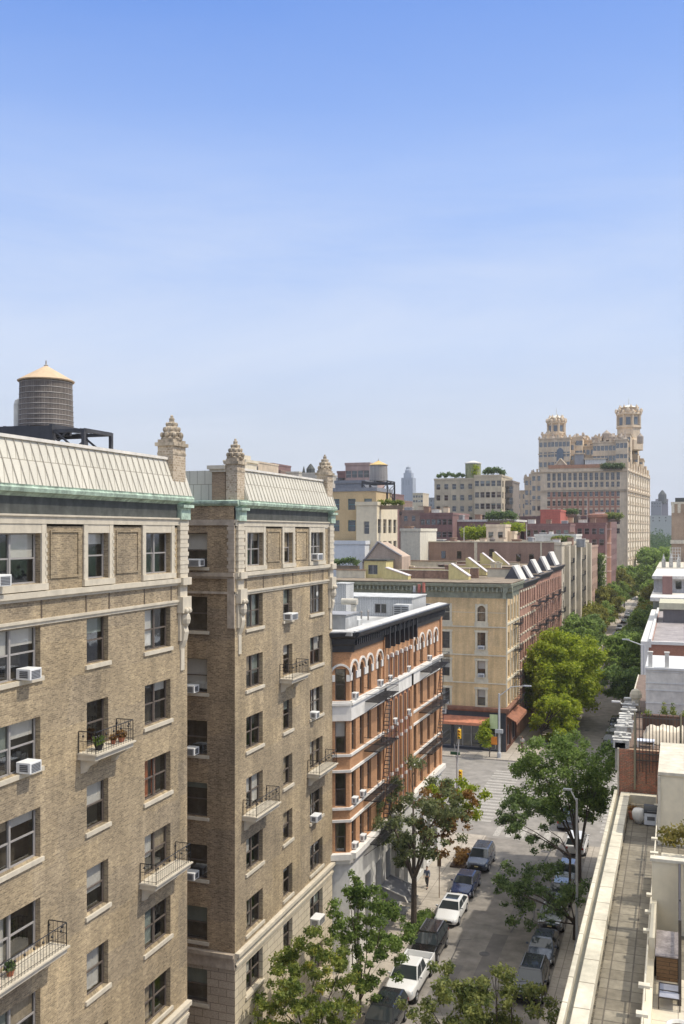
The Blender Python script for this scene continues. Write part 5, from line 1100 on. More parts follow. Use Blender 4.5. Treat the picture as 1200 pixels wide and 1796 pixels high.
q.build('frame', dk, tb_); MB().b(-.6, .03, 34.12, 35.18, TER+.405, TER+.42).build('top', plain('grey table glass', (.32, .32, .35), .2), tb_)
wt = empty('white_planter', (.2, 32, TER), 'rounded white planter cut by the bottom right corner', 'planter')
MB().lathe((.05, 31.9, TER+.02), [(.3, 0), (.4, .5), (.42, .62), (.36, .62), (.34, .5)], 20).build('pot', WHITE, wt, smooth=True)
MB().lathe((.05, 31.9, TER+.5), [(.35, 0), (.35, .04)], 20).build('soil', plain('soil', (.08, .05, .03)), wt)
pl = empty('ornamental_grass', (.4, 46, TER), 'yellow green tall ornamental shrub behind the beige guard wall', 'shrub')
leaves([((-.3, 44.0, TER+2.9), .55), ((.5, 44.2, TER+3.0), .7), ((1.3, 44.2, TER+3.0), .7)], 1500, .09, leafmat('yellow grass leaves', (.16, .15, .03), (.36, .30, .09)), 'foliage', 21, pl)
MB().b(-.7, 2, 43.4, 44.8, TER, TER+1.9).build('trough', CRM, pl)
po = empty('potted_plant', (-2.1, 55, TER), 'large pale round pot at the far end of the terrace', 'pot'); MB().lathe((-2.05, 55.5, TER), [(.16, 0), (.34, .3), (.36, .62), (.26, .8), (.2, .8)], 16).build('pot', WHITE, po, smooth=True)
po = empty('potted_plant', (-2.45, 55.8, TER), 'small brown pot with dry plant beside the pale round pot', 'pot'); MB().lathe((-2.42, 56.2, TER), [(.14, 0), (.22, .4), (.18, .4)], 12).build('pot', TERRA, po)
leaves([((-2.42, 56.2, TER+.6), .26)], 160, .06, LEAF_O, 'foliage', 5, po)
gr = empty('covered_grill', (-1.4, 55.5, TER), 'black and white lidded barbecue at the far end of the terrace', 'barbecue')
MB().b(-1.75, -1.0, 55.2, 55.9, TER+.05, TER+.7).build('cart', plain('pale enamel', (.7, .72, .74), .3), gr)
q = MB(); q.tube((-1.78, 55.55, TER+.72), (-.97, 55.55, TER+.72), .36, n=16); q.build('lid', plain('black enamel', (.03, .03, .03), .3), gr, smooth=False)
MB().b(-1.6, -1.2, 55.18, 55.2, TER+.3, TER+.5).tube((-1.6, 55.15, TER+.8), (-1.15, 55.15, TER+.8), .03).build('door_and_handle', ACD, gr)
# neighbour with red brick wall, picket fence and covered table
NB = empty('brownstone_building', (4, 75, 0), 'next building with variegated red brick wall facing the terrace and white ornate parapet', 'row building')
RBW = brick('variegated red brick', (.52, .17, .09), (.28, .15, .09), (.36, .25, .17), .22, .08, .014, .22, fine=.35, bias=-.1)
MB().b(-3.35, 14, 60.4, 92, 0, 16.95).build('walls', RBW, NB)
MB().b(-3.3, 14, 60.8, 92, 16.952, 17.0).build('roof', plain('dark roof deck', (.17, .12, .09), .9, .2), NB)
MB().b(-3.45, -3.36, 60.3, 92, 0, 17.0).build('street_face', CRW, NB)
q = MB()
rgp = random.Random(4)
for k in range(26):
    y = 60.5+k*.56; h_ = 17.32+rgp.uniform(.05, .38); w_ = rgp.uniform(0, .35); q.b(-3.72, -2.75-w_, y, y+rgp.uniform(.3, .48), 17.3 if k % 2 else 16.97, h_)
    if k % 4 == 1: q.b(-3.8, -2.7, y-.05, y+.5, h_, h_+.08).ball((-3.35+w_, y+.2, h_+.15), .12, 7)
    if k % 3 == 0: q.b(-3.6, -3.45, y+.1, y+.5, 15.6, 16.9)
q.b(-3.6, -3.0, 60.5, 75, 16.961, 17.3)
q.build('ornate_parapet', plain('chalky white stone', (.44, .43, .395), .9, .4, 3), NB)
fe = empty('picket_fence', (3, 60.3, 16), 'tall dark slender picket fence on the red brick wall by the terrace', 'fence')
q = MB()
for z in (16.35, 16.75, 18.9): q.b(-2.4, 8, 60.28, 60.33, z, z+.05)
k = 0
while -2.4+k*.19 < 6: q.b(-2.4+k*.19, -2.355+k*.19, 60.24, 60.275, 15.7 if k % 3 else 15.0, 19.1+.1*(k % 2)); k += 1
q.build('pickets', plain('dark bronze fence', (.07, .06, .05), .6, .2), fe)
q = MB()
for x in (-2.45, .15, 2.7): q.b(x-.05, x+.05, 60.24, 60.34, 14.6, 19.3)
q.build('posts', plain('brass fence post', (.25, .22, .14), .6), fe)
cl = empty('covered_table', (0, 64, 17), 'long outdoor table under cream and pink draped cloth behind the pickets', 'covered table')
cm = MB(); nx_, ny_ = 26, 9; Pp = []
for j in range(ny_):
    for i in range(nx_):
        x = -2.1+4.9*i/(nx_-1); y = 61.9+2.6*j/(ny_-1); ed = min(i, nx_-1-i, j*1.6, (ny_-1-j)*1.6)
        Pp.append((x, y, 17.0+min(.85, .12+ed*.42)+.07*math.sin(i*1.1+j)+.05*math.sin(i*2.3)))
cm.add(Pp, [(j*nx_+i, j*nx_+i+1, (j+1)*nx_+i+1, (j+1)*nx_+i) for j in range(ny_-1) for i in range(nx_-1)]); cm.add([(x, y, 17.001) for x, y, z in Pp], [(j*nx_+i, j*nx_+i+1, (j+1)*nx_+i+1, (j+1)*nx_+i) for j in range(ny_-1) for i in range(nx_-1)])
CLO = plain('cream and pink cloth', (.66, .57, .44), .9, .2, .9, streak=False); cm.build('cloth', CLO, cl, smooth=True)
wtb = empty('outdoor_table', (-2.3, 61.3, 17), 'small white table just behind the picket fence', 'table')
MB().b(-2.35, -1.35, 60.9, 61.6, 17.35, 17.42).build('top', plain('bluish white plastic', (.66, .7, .78), .4), wtb)
q = MB()
for x in (-2.3, -1.4):
    for y in (60.95, 61.55): q.b(x-.03, x+.03, y-.03, y+.03, 17.0, 17.35)
q.build('legs', FRAMEW, wtb)
dkp = empty('deck_planter', (2, 66.5, 17), 'dark brown timber planter with sparse plants along the white penthouse', 'planter')
MB().b(-2.2, 8, 66.4, 66.9, 17.0, 18.0).build('box', plain('dark brown timber', (.10, .055, .035), .8, .3), dkp)
leaves([((x, 66.6, 18.15), .3) for x in (-1.9, .3, .6, 1.4, 2.2, 3)], 500, .07, LEAF_Y, 'foliage', 6, dkp)
for (x, t) in ((-.9, 'first small conifer in a pot against the white penthouse wall'), (-.35, 'second yellow conifer in a pot against the white penthouse wall')):
    e = empty('potted_plant', (x, 67.5, 17), t, 'potted plant'); leaves([((x, 67.4, 17.9+k*.25), .3-.05*k) for k in range(4)], 300, .06, LEAF_Y, 'foliage', 8, e); MB().lathe((x, 67.4, 17), [(.2, 0), (.28, .7), (.2, .7)], 10).build('pot', plain('dark pot', (.05, .05, .04)), e)
ph = empty('penthouse', (4, 72, 17), 'white panelled penthouse behind the picket fence terrace', 'penthouse')
MB().b(-2.15, 10, 71, 78, 17.0, 20.35).build('walls', WHITE, ph); q = MB()
for z in (18.0, 18.9, 19.4, 20.2): q.b(-2.17, 10, 70.96, 71, z, z+.06)
q.b(.5, 1.7, 70.95, 71, 17.1, 20.0).b(-2.2, 10.1, 70.9, 78.1, 20.35, 20.5); q.build('panel_battens', plain('pale grey trim', (.6, .6, .58)), ph)
MB().b(.75, 1.5, 70.93, 70.96, 18.2, 19.7).build('door_glass', GLASSD, ph)
for (x, t) in ((-1.85, 'left white square vent post on the penthouse roof edge'), (-.75, 'right white square vent post on the penthouse roof edge')):
    e = empty('vent_post', (x, 71.3, 20.5), t, 'vent'); MB().b(x-.14, x+.14, 71.2, 71.5, 20.5, 21.5).b(x-.18, x+.18, 71.15, 71.55, 21.5, 21.58).build('post', WHITE, e)
cd_ = empty('bay_dormer', (-3, 76, 17), 'small rounded cream roof cowl beside the white penthouse', 'roof cowl')
MB().lathe((-2.9, 73.2, 17.0), [(.3, 0), (.3, .9), (.42, 1.0), (.42, 1.25), (.3, 1.5), (.1, 1.6)], 14).build('dormer_body', plain('aged cream dormer', (.62, .56, .42), .8, .2), cd_)
lampa = empty('street_lamp', (-4, 83, 12), 'short white lamp arm reaching over the street beside the ornate parapet', 'street lamp')
MB().tube((-3.5, 83, 15.3), (-4.6, 83, 15.9), .06).b(-5.2, -4.5, 82.85, 83.15, 15.88, 16.0).tube((-3.5, 83, 12), (-3.5, 83, 15.4), .06).build('arm', FRAMEW, lampa)
# far side of the avenue on the right
R4 = empty('brownstone_building', (5, 158, 0), 'white edged building with large red brick side wall across the avenue at right', 'row building')
MB().b(-3.6, 16, 131.5, 186, 0, 15.4).build('walls', brick('deep red side brick', (.37, .15, .09), (.29, .115, .07), (.33, .2, .14), stain=.12), R4)
MB().b(-4.6, -3.62, 131.4, 186, 0, 15.75).b(-3.62, -3.3, 131.3, 186, 15.0, 16.1).b(-3.3, 16, 131.3, 131.9, 15.402, 15.8).build('white_parapet', plain('bright white parapet', (.66, .64, .59), .7, .06), R4)
MB().b(-3.2, 16, 132, 186, 15.402, 15.45).build('roof', plain('grey mauve roof', (.30, .27, .26), .9, .25, .4), R4)
q = MB()
for k in range(12): q.b(-4.65, -4.58, 133.5+k*4.3, 135+k*4.3, 11.5, 13.6).b(-4.65, -4.58, 133.5+k*4.3, 135+k*4.3, 7.5, 9.6)
q.build('window_panels', GLASSD, R4)
pe = empty('penthouse', (3, 160, 15.4), 'low roof structure with pale beam and glass on the white edged building', 'penthouse')
MB().b(-2.3, 10, 163, 172, 15.45, 17.6).build('walls', plain('dark glazed wall', (.13, .12, .12), .4), pe); MB().b(-2.9, 10, 162.5, 173, 17.6, 18.6).build('fascia', plain('pale green fascia', (.50, .48, .34), .7, .1), pe)
R5 = empty('brownstone_building', (5, 210, 0), 'white roofed buildings with green grey cornice farther along at right', 'row building')
MB().b(-4.4, 16, 187, 243, 0, 17.2).build('walls', plain('grey green painted wall', (.17, .18, .14), .8, .15), R5); MB().b(-4.9, 16, 186.6, 243, 17.202, 17.9).build('white_roof', WHITE, R5)
MB().b(-2.9, -1.1, 196, 200, 17.9, 21.3).build('chimney', MAR, R5)
MB().b(-4.6, 16, 202, 243, 17.902, 20.6).build('upper_storey', plain('bluish glazed storey', (.42, .42, .42), .5, .2), R5); MB().b(-4.9, 16, 201, 243, 20.602, 21.2).build('upper_roof', WHITE, R5)
q = MB()
for k in range(8): q.b(-.5+k*1.6, .6+k*1.6, 201.93, 202, 18.6, 20.2)
q.build('upper_windows', GLASSD, R5)
R6 = empty('brownstone_building', (5, 260, 0), 'pale ornate rooftop with small white obelisks before the brown tower', 'row building')
MB().b(-4.4, 16, 244, 292, 0, 20.5).b(-5, 16, 243.5, 292, 20.5, 21.3).build('walls', CRW, R6)
q = MB()
for k in range(4): q.b(-3.8+k*1.7, -2.9+k*1.7, 246, 247.4, 21.3, 23.2+.4*(k % 2)).lathe((-3.35+k*1.7, 246.7, 23.2+.4*(k % 2)), [(.5, 0), (.05, 1.4)], 4, PI/4)
q.build('obelisks', plain('chalky white stone', (.72, .71, .68)), R6)
XT = Xat(1178, 296)
TW = block('tower_block', 'tall brown brick tower with white crenellated top at the right picture edge', 'tower block', XT, 18, 296, 320, Zat(884, XT, 296), brick('brown tower brick', (.40, .29, .2), (.34, .24, .165), (.36, .28, .2)), side=None, cop=CRW)
q = MB(); zt = Zat(884, XT, 296)
for k in range(10): q.b(XT+k*1.7, XT+.8+k*1.7, 295.7, 296, zt-2.6, zt)
q.b(XT-.3, 18, 295.6, 296, zt-11.5, zt-10.4); q.build('white_trim', CRW, TW)
MB().b(XT+1, XT+8, 300, 306, zt+.6, zt+1.9).build('roof_box', FRIEZE, TW)
sb2 = empty('scaffold_screen', (XT, 292, 22), 'pale lattice sign frame below the brown tower', 'lattice frame')
q = MB()
for k in range(5): q.b(XT-.4+k*.7, XT-.25+k*.7, 291, 291.2, 21.3, 25.5).b(XT-.4, XT+2.6, 291, 291.2, 21.6+k*.9, 21.75+k*.9)
q.build('lattice', WHITE, sb2)
# ================================================================== trees
def tree(x, y, zb, blobs, n, size, m, label, cat='street tree', seed=1, tr=.16, fork=None, group=None, extra=None, twigs=True, lim=8):
    e = empty('street_tree', (x, y, 0.15), label, cat, group)
    t = MB(); rg = random.Random(seed); fk = fork or zb*.55
    t.tube((x, y, .1), (x+.05, y, fk), tr, tr*.78, 9)
    ctr = [b for b in blobs]; step = max(1, len(ctr)//lim); cap = ctr[::step]
    for (c, r) in cap:
        c = Vector(c); s = Vector((x+.05, y, fk-rg.random()*.5)); m1 = s.lerp(c, .5)+Vector((rg.uniform(-.3, .3), rg.uniform(-.3, .3), .25))
        t.tube(s, m1, tr*.5, tr*.32, 6, False); t.tube(m1, c, tr*.32, tr*.12, 5, False)
        if twigs:
            for q in range(5):
                d = Vector((rg.uniform(-1, 1), rg.uniform(-1, 1), rg.uniform(-.3, 1))).normalized()*r*.9; t.tube(m1.lerp(c, .3+.14*q), c+d, tr*.1, tr*.03, 4, False)
    t.build('trunk', TRUNKM, e)
    leaves(blobs, n, size, m, 'crown', seed, e)
    if extra:
        for (bl, nn, mm, nm) in extra: leaves(bl, nn, size, mm, nm, seed+9, e)
    return e
def blobset(c, R, k, seed, rz=1.0, br=.33, zmin=None):
    rg = random.Random(seed); out = []; lb = [(Vector((rg.gauss(0, 1), rg.gauss(0, 1), rg.gauss(0, 1))).normalized(), rg.uniform(.15, .38)) for _ in range(6)]
    for i in range(k):
        while True:
            p = Vector((rg.uniform(-1, 1), rg.uniform(-1, 1), rg.uniform(-1, 1)))
            if .25 < p.length < 1: break
        pn = p.normalized(); s = (1-br*.7)*(.80+sum(a*max(0, pn.dot(d))**3 for d, a in lb))
        out.append(((c[0]+p.x*R*s, c[1]+p.y*R*s, c[2]+p.z*R*rz*s), R*br*rg.uniform(.7, 1.3)))
    return out
# left kerb, near to far
b1 = blobset((-19.0, 48.6, 4.4), 3.2, 115, 1, 1.1, .12)+[((-18.9+.5*math.sin(k*2), 49+.5*math.cos(k*2), 7.2+k*.3), .4) for k in range(5)]
tree(-18.6, 48.8, 3, b1, 18000, .09, LEAF_Y, 'yellowing green street tree in front of the limestone base at the bottom', seed=1, tr=.11)
b2 = blobset((-18.2, 57.0, 4.9), 3.1, 110, 2, 1.25, .115)+[((-18.8+.3*math.sin(k), 56.5, 7.6+k*.35), .5-.06*k) for k in range(5)]
tree(-18.5, 56.6, 3, b2, 14500, .095, LEAF_G, 'slim green young street tree beside the white pickup', seed=2, tr=.1)
b3 = blobset((-19.3, 70.8, 8.3), 4.5, 80, 3, .95, .13)
tree(-18.7, 70.2, 4, b3, 10500, .12, leafmat('dull green leaves', (.10, .135, .06), (.31, .34, .15)), 'forked street tree with thin canopy in front of the orange brick building', seed=3, tr=.24, fork=4.1,
     extra=[(blobset((-16.7, 74.0, 8.3), 2.9, 44, 33, 1.1, .14), 3800, LEAF_O, 'turning_leaves'), (blobset((-16.6, 75.5, 9.0), 2.5, 26, 34, .8, .18), 3200, LEAF_B, 'bright_leaves')])
# right kerb
b5 = blobset((-8.3, 42.2, 8.1), 3.35, 120, 5, .85, .115)
tree(-7.4, 42.5, 5, b5, 19000, .085, LEAF_A, 'olive green street tree at the bottom centre in front of the parked cars', seed=5, tr=.13)
b6 = blobset((-9.8, 72.0, 3.9), 3.9, 70, 6, .55, .12)
tree(-7.2, 72.5, 3, b6, 6500, .11, LEAF_D, 'dark loose street tree leaning over the parked cars on the right', seed=6, tr=.12)
b6b = blobset((-12.2, 80.5, 6.2), 3.2, 46, 66, .75, .14)
tree(-8.2, 79, 3, b6b, 5200, .11, LEAF_D, 'thin dark tree reaching over the middle of the road', seed=66, tr=.12, fork=4.2, lim=4)
b7 = blobset((-8.8, 86.0, 8.8), 5.5, 180, 7, .80, .12)
tree(-8.0, 84.5, 4, b7, 23000, .13, LEAF_G, 'large green tree with visible spreading limbs at the near right corner', seed=7, tr=.22, fork=2.6, lim=7)
# beyond the avenue
b8 = blobset((-17.6, 149, 8.6), 7.2, 150, 8, .95, .17)+blobset((-15.8, 158, 8.2), 6.2, 100, 9, 1.0, .18)
tree(-18.6, 150, 5, b8, 46000, .22, LEAF_B, 'big bright yellow green tree beside the red brick row across the avenue', seed=8, tr=.3, twigs=False)
b8b = blobset((-16.2, 140, 4.2), 4.2, 50, 18, .9, .2)
tree(-18.5, 139.5, 3, b8b, 7000, .24, LEAF_B, 'smaller bright green tree below the big one, near the corner', seed=18, tr=.2, twigs=False)
e = empty('sapling', (-23, 128.6, .15), 'small light green sapling by the traffic signal in front of the dark shopfront', 'sapling'); MB().tube((-23.6, 127.6, .1), (-23.6, 127.6, 2.5), .06).build('trunk', TRUNKM, e); leaves(blobset((-23.6, 127.6, 3.2), 2.0, 12, 19, 1, .35), 1500, .18, LEAF_B, 'crown', 19, e)
def far_tree(x, y, h, R, m, seed, label, group): return tree(x, y, h*.4, blobset((x, y, h-R*.85), R, 60, seed, .85, .2), 9000, .3, m, label, seed=seed, tr=.22, group=group, twigs=False, lim=5)
GL = 'street trees in the far rows beyond the avenue'
protos = [far_tree(0, 0, 13.5, 5.4, leafmat('far green leaves', (.13, .21, .05), (.36, .47, .11)), 101, 'x', None), far_tree(0, 0, 13.5, 5.4, leafmat('far olive leaves', (.15, .17, .035), (.38, .36, .08)), 102, 'x', None), far_tree(0, 0, 13.5, 5.4, leafmat('far deep leaves', (.11, .18, .055), (.30, .40, .12)), 103, 'x', None)]
pl_ = [(-18.4, 176, 0, 1.0), (-18.2, 189, 0, 1.0), (-18.6, 204, 2, 1.05), (-20.6, 218, 0, .9), (-20.8, 233, 1, .92), (-20.9, 249, 1, .95), (-20.8, 266, 0, .95), (-21, 284, 1, 1.0), (-20.8, 303, 1, 1.0), (-21, 324, 0, 1.05), (-20.8, 346, 0, 1.1), (-20.6, 370, 1, 1.2), (-20, 395, 0, 1.3),
       (-7.6, 152, 2, .82), (-8.0, 168, 0, .95), (-7.4, 184, 2, .9), (-6.8, 200, 2, .9), (-6.8, 218, 0, .92), (-6.6, 236, 2, .95), (-6.8, 256, 1, .98), (-6.6, 277, 0, 1.0), (-6.8, 300, 1, 1.05), (-7, 325, 0, 1.15), (-7, 352, 0, 1.55), (-7.4, 382, 0, 1.7), (-8, 415, 0, 1.8), (-9, 450, 0, 1.9)]
nam = ['green', 'olive', 'dark green']
used = [False]*3; cnt_ = {}
def flabel(n, sd_):
    cnt_[sd_] = cnt_.get(sd_, 0)+1; return '%s street tree, %s beyond the avenue in the %s row' % (n, ['first', 'second', 'third', 'fourth', 'fifth', 'sixth', 'seventh', 'eighth', 'ninth', 'tenth', 'eleventh', 'twelfth', 'thirteenth', 'fourteenth', 'fifteenth', 'sixteenth', 'seventeenth', 'eighteenth', 'nineteenth'][cnt_[sd_]-1], sd_)
for i, (x, y, k, s) in enumerate(pl_):
    if not used[k]: r = protos[k]; used[k] = True
    else:
        r = protos[k].copy(); COL.objects.link(r)
        for chd in protos[k].children: c_ = chd.copy(); COL.objects.link(c_); c_.parent = r
    r.location = (x, y, .1); r.rotation_euler = (0, 0, i*1.7); r.scale = (s, s, s*(.9+.2*((i*37) % 10)/10))
    sidew = 'left' if x < -12 else 'right'
    r['label'] = flabel(nam[k], sidew); r['category'] = 'street tree'; r['group'] = '%s street trees in the far %s row' % (nam[k], sidew)
# roof greenery
def greens(label, pts, n, size, m, seed, cat='shrubs'):
    c = pts[0][0]; e = empty('rooftop_shrubs', c, label, cat); leaves(pts, n, size, m, 'foliage', seed, e)
    MB().b(min(p[0][0] for p in pts)-.4, max(p[0][0] for p in pts)+.4, c[1]-.4, c[1]+.4, min(p[0][2]-p[1] for p in pts)-.4, min(p[0][2]-p[1] for p in pts)+.25).build('planter', plain('weathered planter', (.2, .15, .1)), e); return e
def gp(px, py, Y, r): x = Xat(px, Y); return ((x, Y, Zat(py, x, Y)), r)
greens('green and yellow shrubs on the cream rendered building roof terrace', [gp(x, 879+((x*7) % 5), 150.5, .55) for x in range(662, 706, 6)], 1100, .14, LEAF_Y, 31)
greens('round dark green shrubs on the roof right of the second mansard', [gp(x, 982+((x*5) % 6), 142, .7) for x in range(590, 630, 7)], 1100, .14, LEAF_D, 32)
greens('bright green treetops on the roof around the cream rooftop house', [gp(x, 938-((x*3) % 8), 238, 2.0) for x in range(820, 852, 6)], 2600, .3, LEAF_B, 33, 'trees')
greens('yellow green treetops right of the cream rooftop house', [gp(x, 928-((x*3) % 9), 242, 1.6) for x in range(886, 912, 6)], 1800, .3, LEAF_B, 34, 'trees')
greens('dark shrubs along the top of the cream apartment tower', [gp(x, 835-((x*3) % 5), YL+2, .9) for x in range(770, 816, 6)], 1200, .26, LEAF_D, 35)
greens('dark conifers on the right half of the cream tower', [gp(x, 829-((x*3) % 7), YL, 1.2) for x in range(852, 884, 6)], 1500, .28, LEAF_D, 36)
greens('dark treetops in front of the cream tower base', [gp(x, 905-((x*3) % 6), 262, 1.4) for x in range(858, 902, 7)], 1800, .3, LEAF_D, 37, 'trees')
greens('green shrubs on the front roof of the twin towered building', [gp(x, 817, YG-.5, 1.6) for x in range(1060, 1096, 6)], 1500, .4, LEAF_D, 38)
greens('yellow green shrubs on the dark red house roof terrace', [gp(x, 905-((x*3) % 6), 329, 1.5) for x in range(1068, 1090, 6)], 1300, .3, LEAF_Y, 39)
greens('light green roof planting beside the white roof', [gp(x, 945, 249, 1.1) for x in range(974, 1000, 6)], 1000, .26, LEAF_Y, 40)
greens('dark green roof shrubs before the twin towers', [gp(x, 897, 316, 1.2) for x in range(992, 1016, 6)], 900, .26, LEAF_D, 41)
greens('small green shrubs left of the brown party wall', [gp(x, 978, 204, .9) for x in range(744, 764, 6)], 800, .22, LEAF_D, 42)
vn = empty('ivy', (-21.5, 305, 0), 'strip of climbing green ivy on the pale building past the cream block', 'ivy'); leaves([((-21.6, 292, 3+k*1.5), 1.6) for k in range(14)], 2600, .34, LEAF_G, 'foliage', 43, vn)
# ================================================================== vehicles (front towards -Y, built at the origin)
def paint(name, c, metal=.3, rough=.22):
    if name in MATS: return MATS[name]
    m, t, b = newmat(name); b.inputs['Base Color'].default_value = (*c, 1); b.inputs['Metallic'].default_value = metal; b.inputs['Roughness'].default_value = rough
    b.inputs['Coat Weight'].default_value = .6; b.inputs['Coat Roughness'].default_value = .05
    k = N(t, 'ShaderNodeTexNoise', i={'Scale': 3, 'Detail': 4}); r = N(t, 'ShaderNodeMapRange', i={'To Min': rough*.7, 'To Max': rough*1.6}); t.links.new(k.outputs[0], r.inputs[0]); t.links.new(r.outputs[0], b.inputs['Roughness'])
    MATS[name] = m; return m
CG = plain('tinted car glass', (.03, .038, .042), .03, 0, streak=False, spec=.9); RUB = plain('tyre rubber', (.02, .02, .02), .9, .1, streak=False); RIM = plain('alloy rim', (.5, .5, .52), .3, .05, metal=.8, streak=False)
LMP = plain('headlamp lens', (.6, .63, .66), .1, .05, streak=False); RED = plain('tail lamp', (.35, .01, .01), .2, .05, streak=False); BLKP = plain('black trim', (.02, .02, .022), .5, .1, streak=False)
def loft(st, ring):
    mb = MB(); n = len(ring(st[0])); V = [p for s in st for p in ring(s)]
    F = [(k*n+i, k*n+(i+1) % n, (k+1)*n+(i+1) % n, (k+1)*n+i) for k in range(len(st)-1) for i in range(n)]+[tuple(range(n)), tuple((len(st)-1)*n+i for i in range(n))]
    return mb.add(V, F)
def car(x, y, kind, pm, label, cat='car', flip=False, group=None, sunroof=False, rack=False):
    e = empty({'pickup': 'pickup_truck', 'suv': 'parked_suv'}.get(kind, 'parked_car'), (0, 0, 0), label, cat, group)
    D = dict(sedan=(4.75, .91, .30, .98, .72, 1.44, (-1.15, 1.95), (-.45, 1.15)), suv=(4.7, .95, .36, 1.12, .95, 1.72, (-1.25, 2.22), (-.55, 1.9)), pickup=(5.8, 1.0, .45, 1.2, 1.12, 1.85, (-1.55, .75), (-.85, .55)))[kind]
    L, w, zb, zs, zh, zr, (cb0, cb1), (ct0, ct1) = D; h = L/2
    zr_ = zs if kind == 'pickup' else (zs+.02 if kind == 'suv' else zs+.05)
    st = [(-h, w*.72, zb+.08, zh*.82), (-h+.08, w*.86, zb, zh*.93), (-h+.3, w*.96, zb-.04, zh), (-h+.9, w, zb-.06, zh+(zs-zh)*.45), (cb0, w, zb-.06, zs-.03), (0, w, zb-.06, zs), (h-1.0, w, zb-.06, zr_), (h-.3, w*.97, zb-.03, zr_), (h-.06, w*.88, zb, zr_-.06), (h, w*.8, zb+.1, zr_-.16)]
    def ring(s):
        yy, ww, a, b = s; m = (a+b)/2
        return [(-ww*.9, yy, a), (-ww, yy, a+.14), (-ww*1.0, yy, m+.05), (-ww*.965, yy, b-.09), (-ww*.86, yy, b), (0, yy, b+.03), (ww*.86, yy, b), (ww*.965, yy, b-.09), (ww*1.0, yy, m+.05), (ww, yy, a+.14), (ww*.9, yy, a)]
    if kind == 'pickup':
        body = loft([s for s in st if s[0] <= cb1]+[(cb1, w, zb-.06, zs)], ring)
        bd = [(cb1+.02, h)]
        for sx in (-1, 1): body.b(min(sx*w, sx*(w-.1)), max(sx*w, sx*(w-.1)), cb1+.002, h, zb, zs)
        body.b(-w+.1, w-.1, h-.09, h, zb, zs-.02).b(-w+.1, w-.1, cb1+.002, h-.09, zb, zb+.3)
    else: body = loft(st, ring)
    bo = body.build('body', pm, e, smooth=False, bevel=.03)
    bo.data.polygons.foreach_set('use_smooth', [True]*len(bo.data.polygons))
    # greenhouse
    wb_, wt_ = w*.93, w*.74
    zc = zs-.02
    B = [(-wb_, cb0, zc), (wb_, cb0, zc), (wb_, cb1, zc), (-wb_, cb1, zc)]; T = [(-wt_, ct0, zr-.05), (wt_, ct0, zr-.05), (wt_, ct1, zr-.05), (-wt_, ct1, zr-.05)]
    MB().add(B+T, [(0, 1, 5, 4), (1, 2, 6, 5), (2, 3, 7, 6), (3, 0, 4, 7), (4, 5, 6, 7)]).build('cabin', pm, e)
    R = MB().add([(-wt_-.02, ct0-.04, zr-.06), (wt_+.02, ct0-.04, zr-.06), (wt_+.02, ct1+.04, zr-.06), (-wt_-.02, ct1+.04, zr-.06), (-wt_+.08, ct0+.12, zr), (wt_-.08, ct0+.12, zr), (wt_-.08, ct1-.12, zr), (-wt_+.08, ct1-.12, zr)], [(0, 1, 5, 4), (1, 2, 6, 5), (2, 3, 7, 6), (3, 0, 4, 7), (4, 5, 6, 7), (0, 1, 2, 3)])
    ro = R.build('roof', pm, e, bevel=.03)
    if sunroof: MB().b(-wt_*.72, wt_*.72, ct0+.25, ct0+(ct1-ct0)*.72, zr+.003, zr+.014).build('sunroof', CG, ro)
    if rack: MB().b(-wt_+.06, -wt_+.1, ct0+.2, ct1-.2, zr, zr+.07).b(wt_-.1, wt_-.06, ct0+.2, ct1-.2, zr, zr+.07).build('roof_rails', RIM, ro)
    def pane(name, a, b, c, d, ins=.06, off=.012, m=CG):
        a, b, c, d = map(Vector, (a, b, c, d)); ctr = (a+b+c+d)/4; n = (b-a).cross(d-a).normalized()
        if n.dot(ctr-Vector((0, (cb0+cb1)/2, 1))) < 0: n = -n
        q = [p+(ctr-p).normalized()*ins*1.4+n*off for p in (a, b, c, d)]; q2 = [p-n*.02 for p in q]
        return MB().add(q+q2, [(0, 1, 2, 3), (4, 5, 6, 7), (0, 1, 5, 4), (1, 2, 6, 5), (2, 3, 7, 6), (3, 0, 4, 7)]).build(name, m, e)
    pane('windshield', B[0], B[1], T[1], T[0], .05); pane('rear_window', B[3], B[2], T[2], T[3], .09)
    nside = 2 if kind != 'suv' else 3
    for (i0, i1) in ((0, 3), (1, 2)):
        for k in range(nside):
            t0, t1 = k/nside, (k+1)/nside; lp = lambda p, q, t: Vector(p).lerp(Vector(q), t)
            pane('side_window', lp(B[i0], B[i1], t0), lp(B[i0], B[i1], t1), lp(T[i0], T[i1], t1), lp(T[i0], T[i1], t0), .045)
    rw = .34 if kind != 'pickup' else .39
    for sx in (-1, 1):
        for yy in (-h+.95, h-1.0):
            t = MB().tube((sx*(w-.2), yy, rw), (sx*(w+.015), yy, rw), rw, rw, 18).build('wheel', RUB, e); MB().tube((sx*(w-.05), yy, rw), (sx*(w+.03), yy, rw), rw*.62, rw*.58, 12).build('rim', RIM, t)
        MB().add([(sx*w*.93, -h+.1, zh*.72), (sx*w*.55, -h-.005, zh*.70), (sx*w*.55, -h+.03, zh*.86), (sx*w*.93, -h+.2, zh*.9), (sx*w*.93, -h+.3, zh*.72), (sx*w*.55, -h+.3, zh*.7), (sx*w*.55, -h+.3, zh*.86), (sx*w*.93, -h+.4, zh*.9)], [(0, 1, 2, 3), (0, 1, 5, 4), (3, 2, 6, 7), (0, 3, 7, 4)]).build('headlight', LMP, e)
        MB().b(min(sx*w*.6, sx*w*.9), max(sx*w*.6, sx*w*.9), h-.06, h+.012, zs-.32, zs-.14).build('tail_light', RED, e)
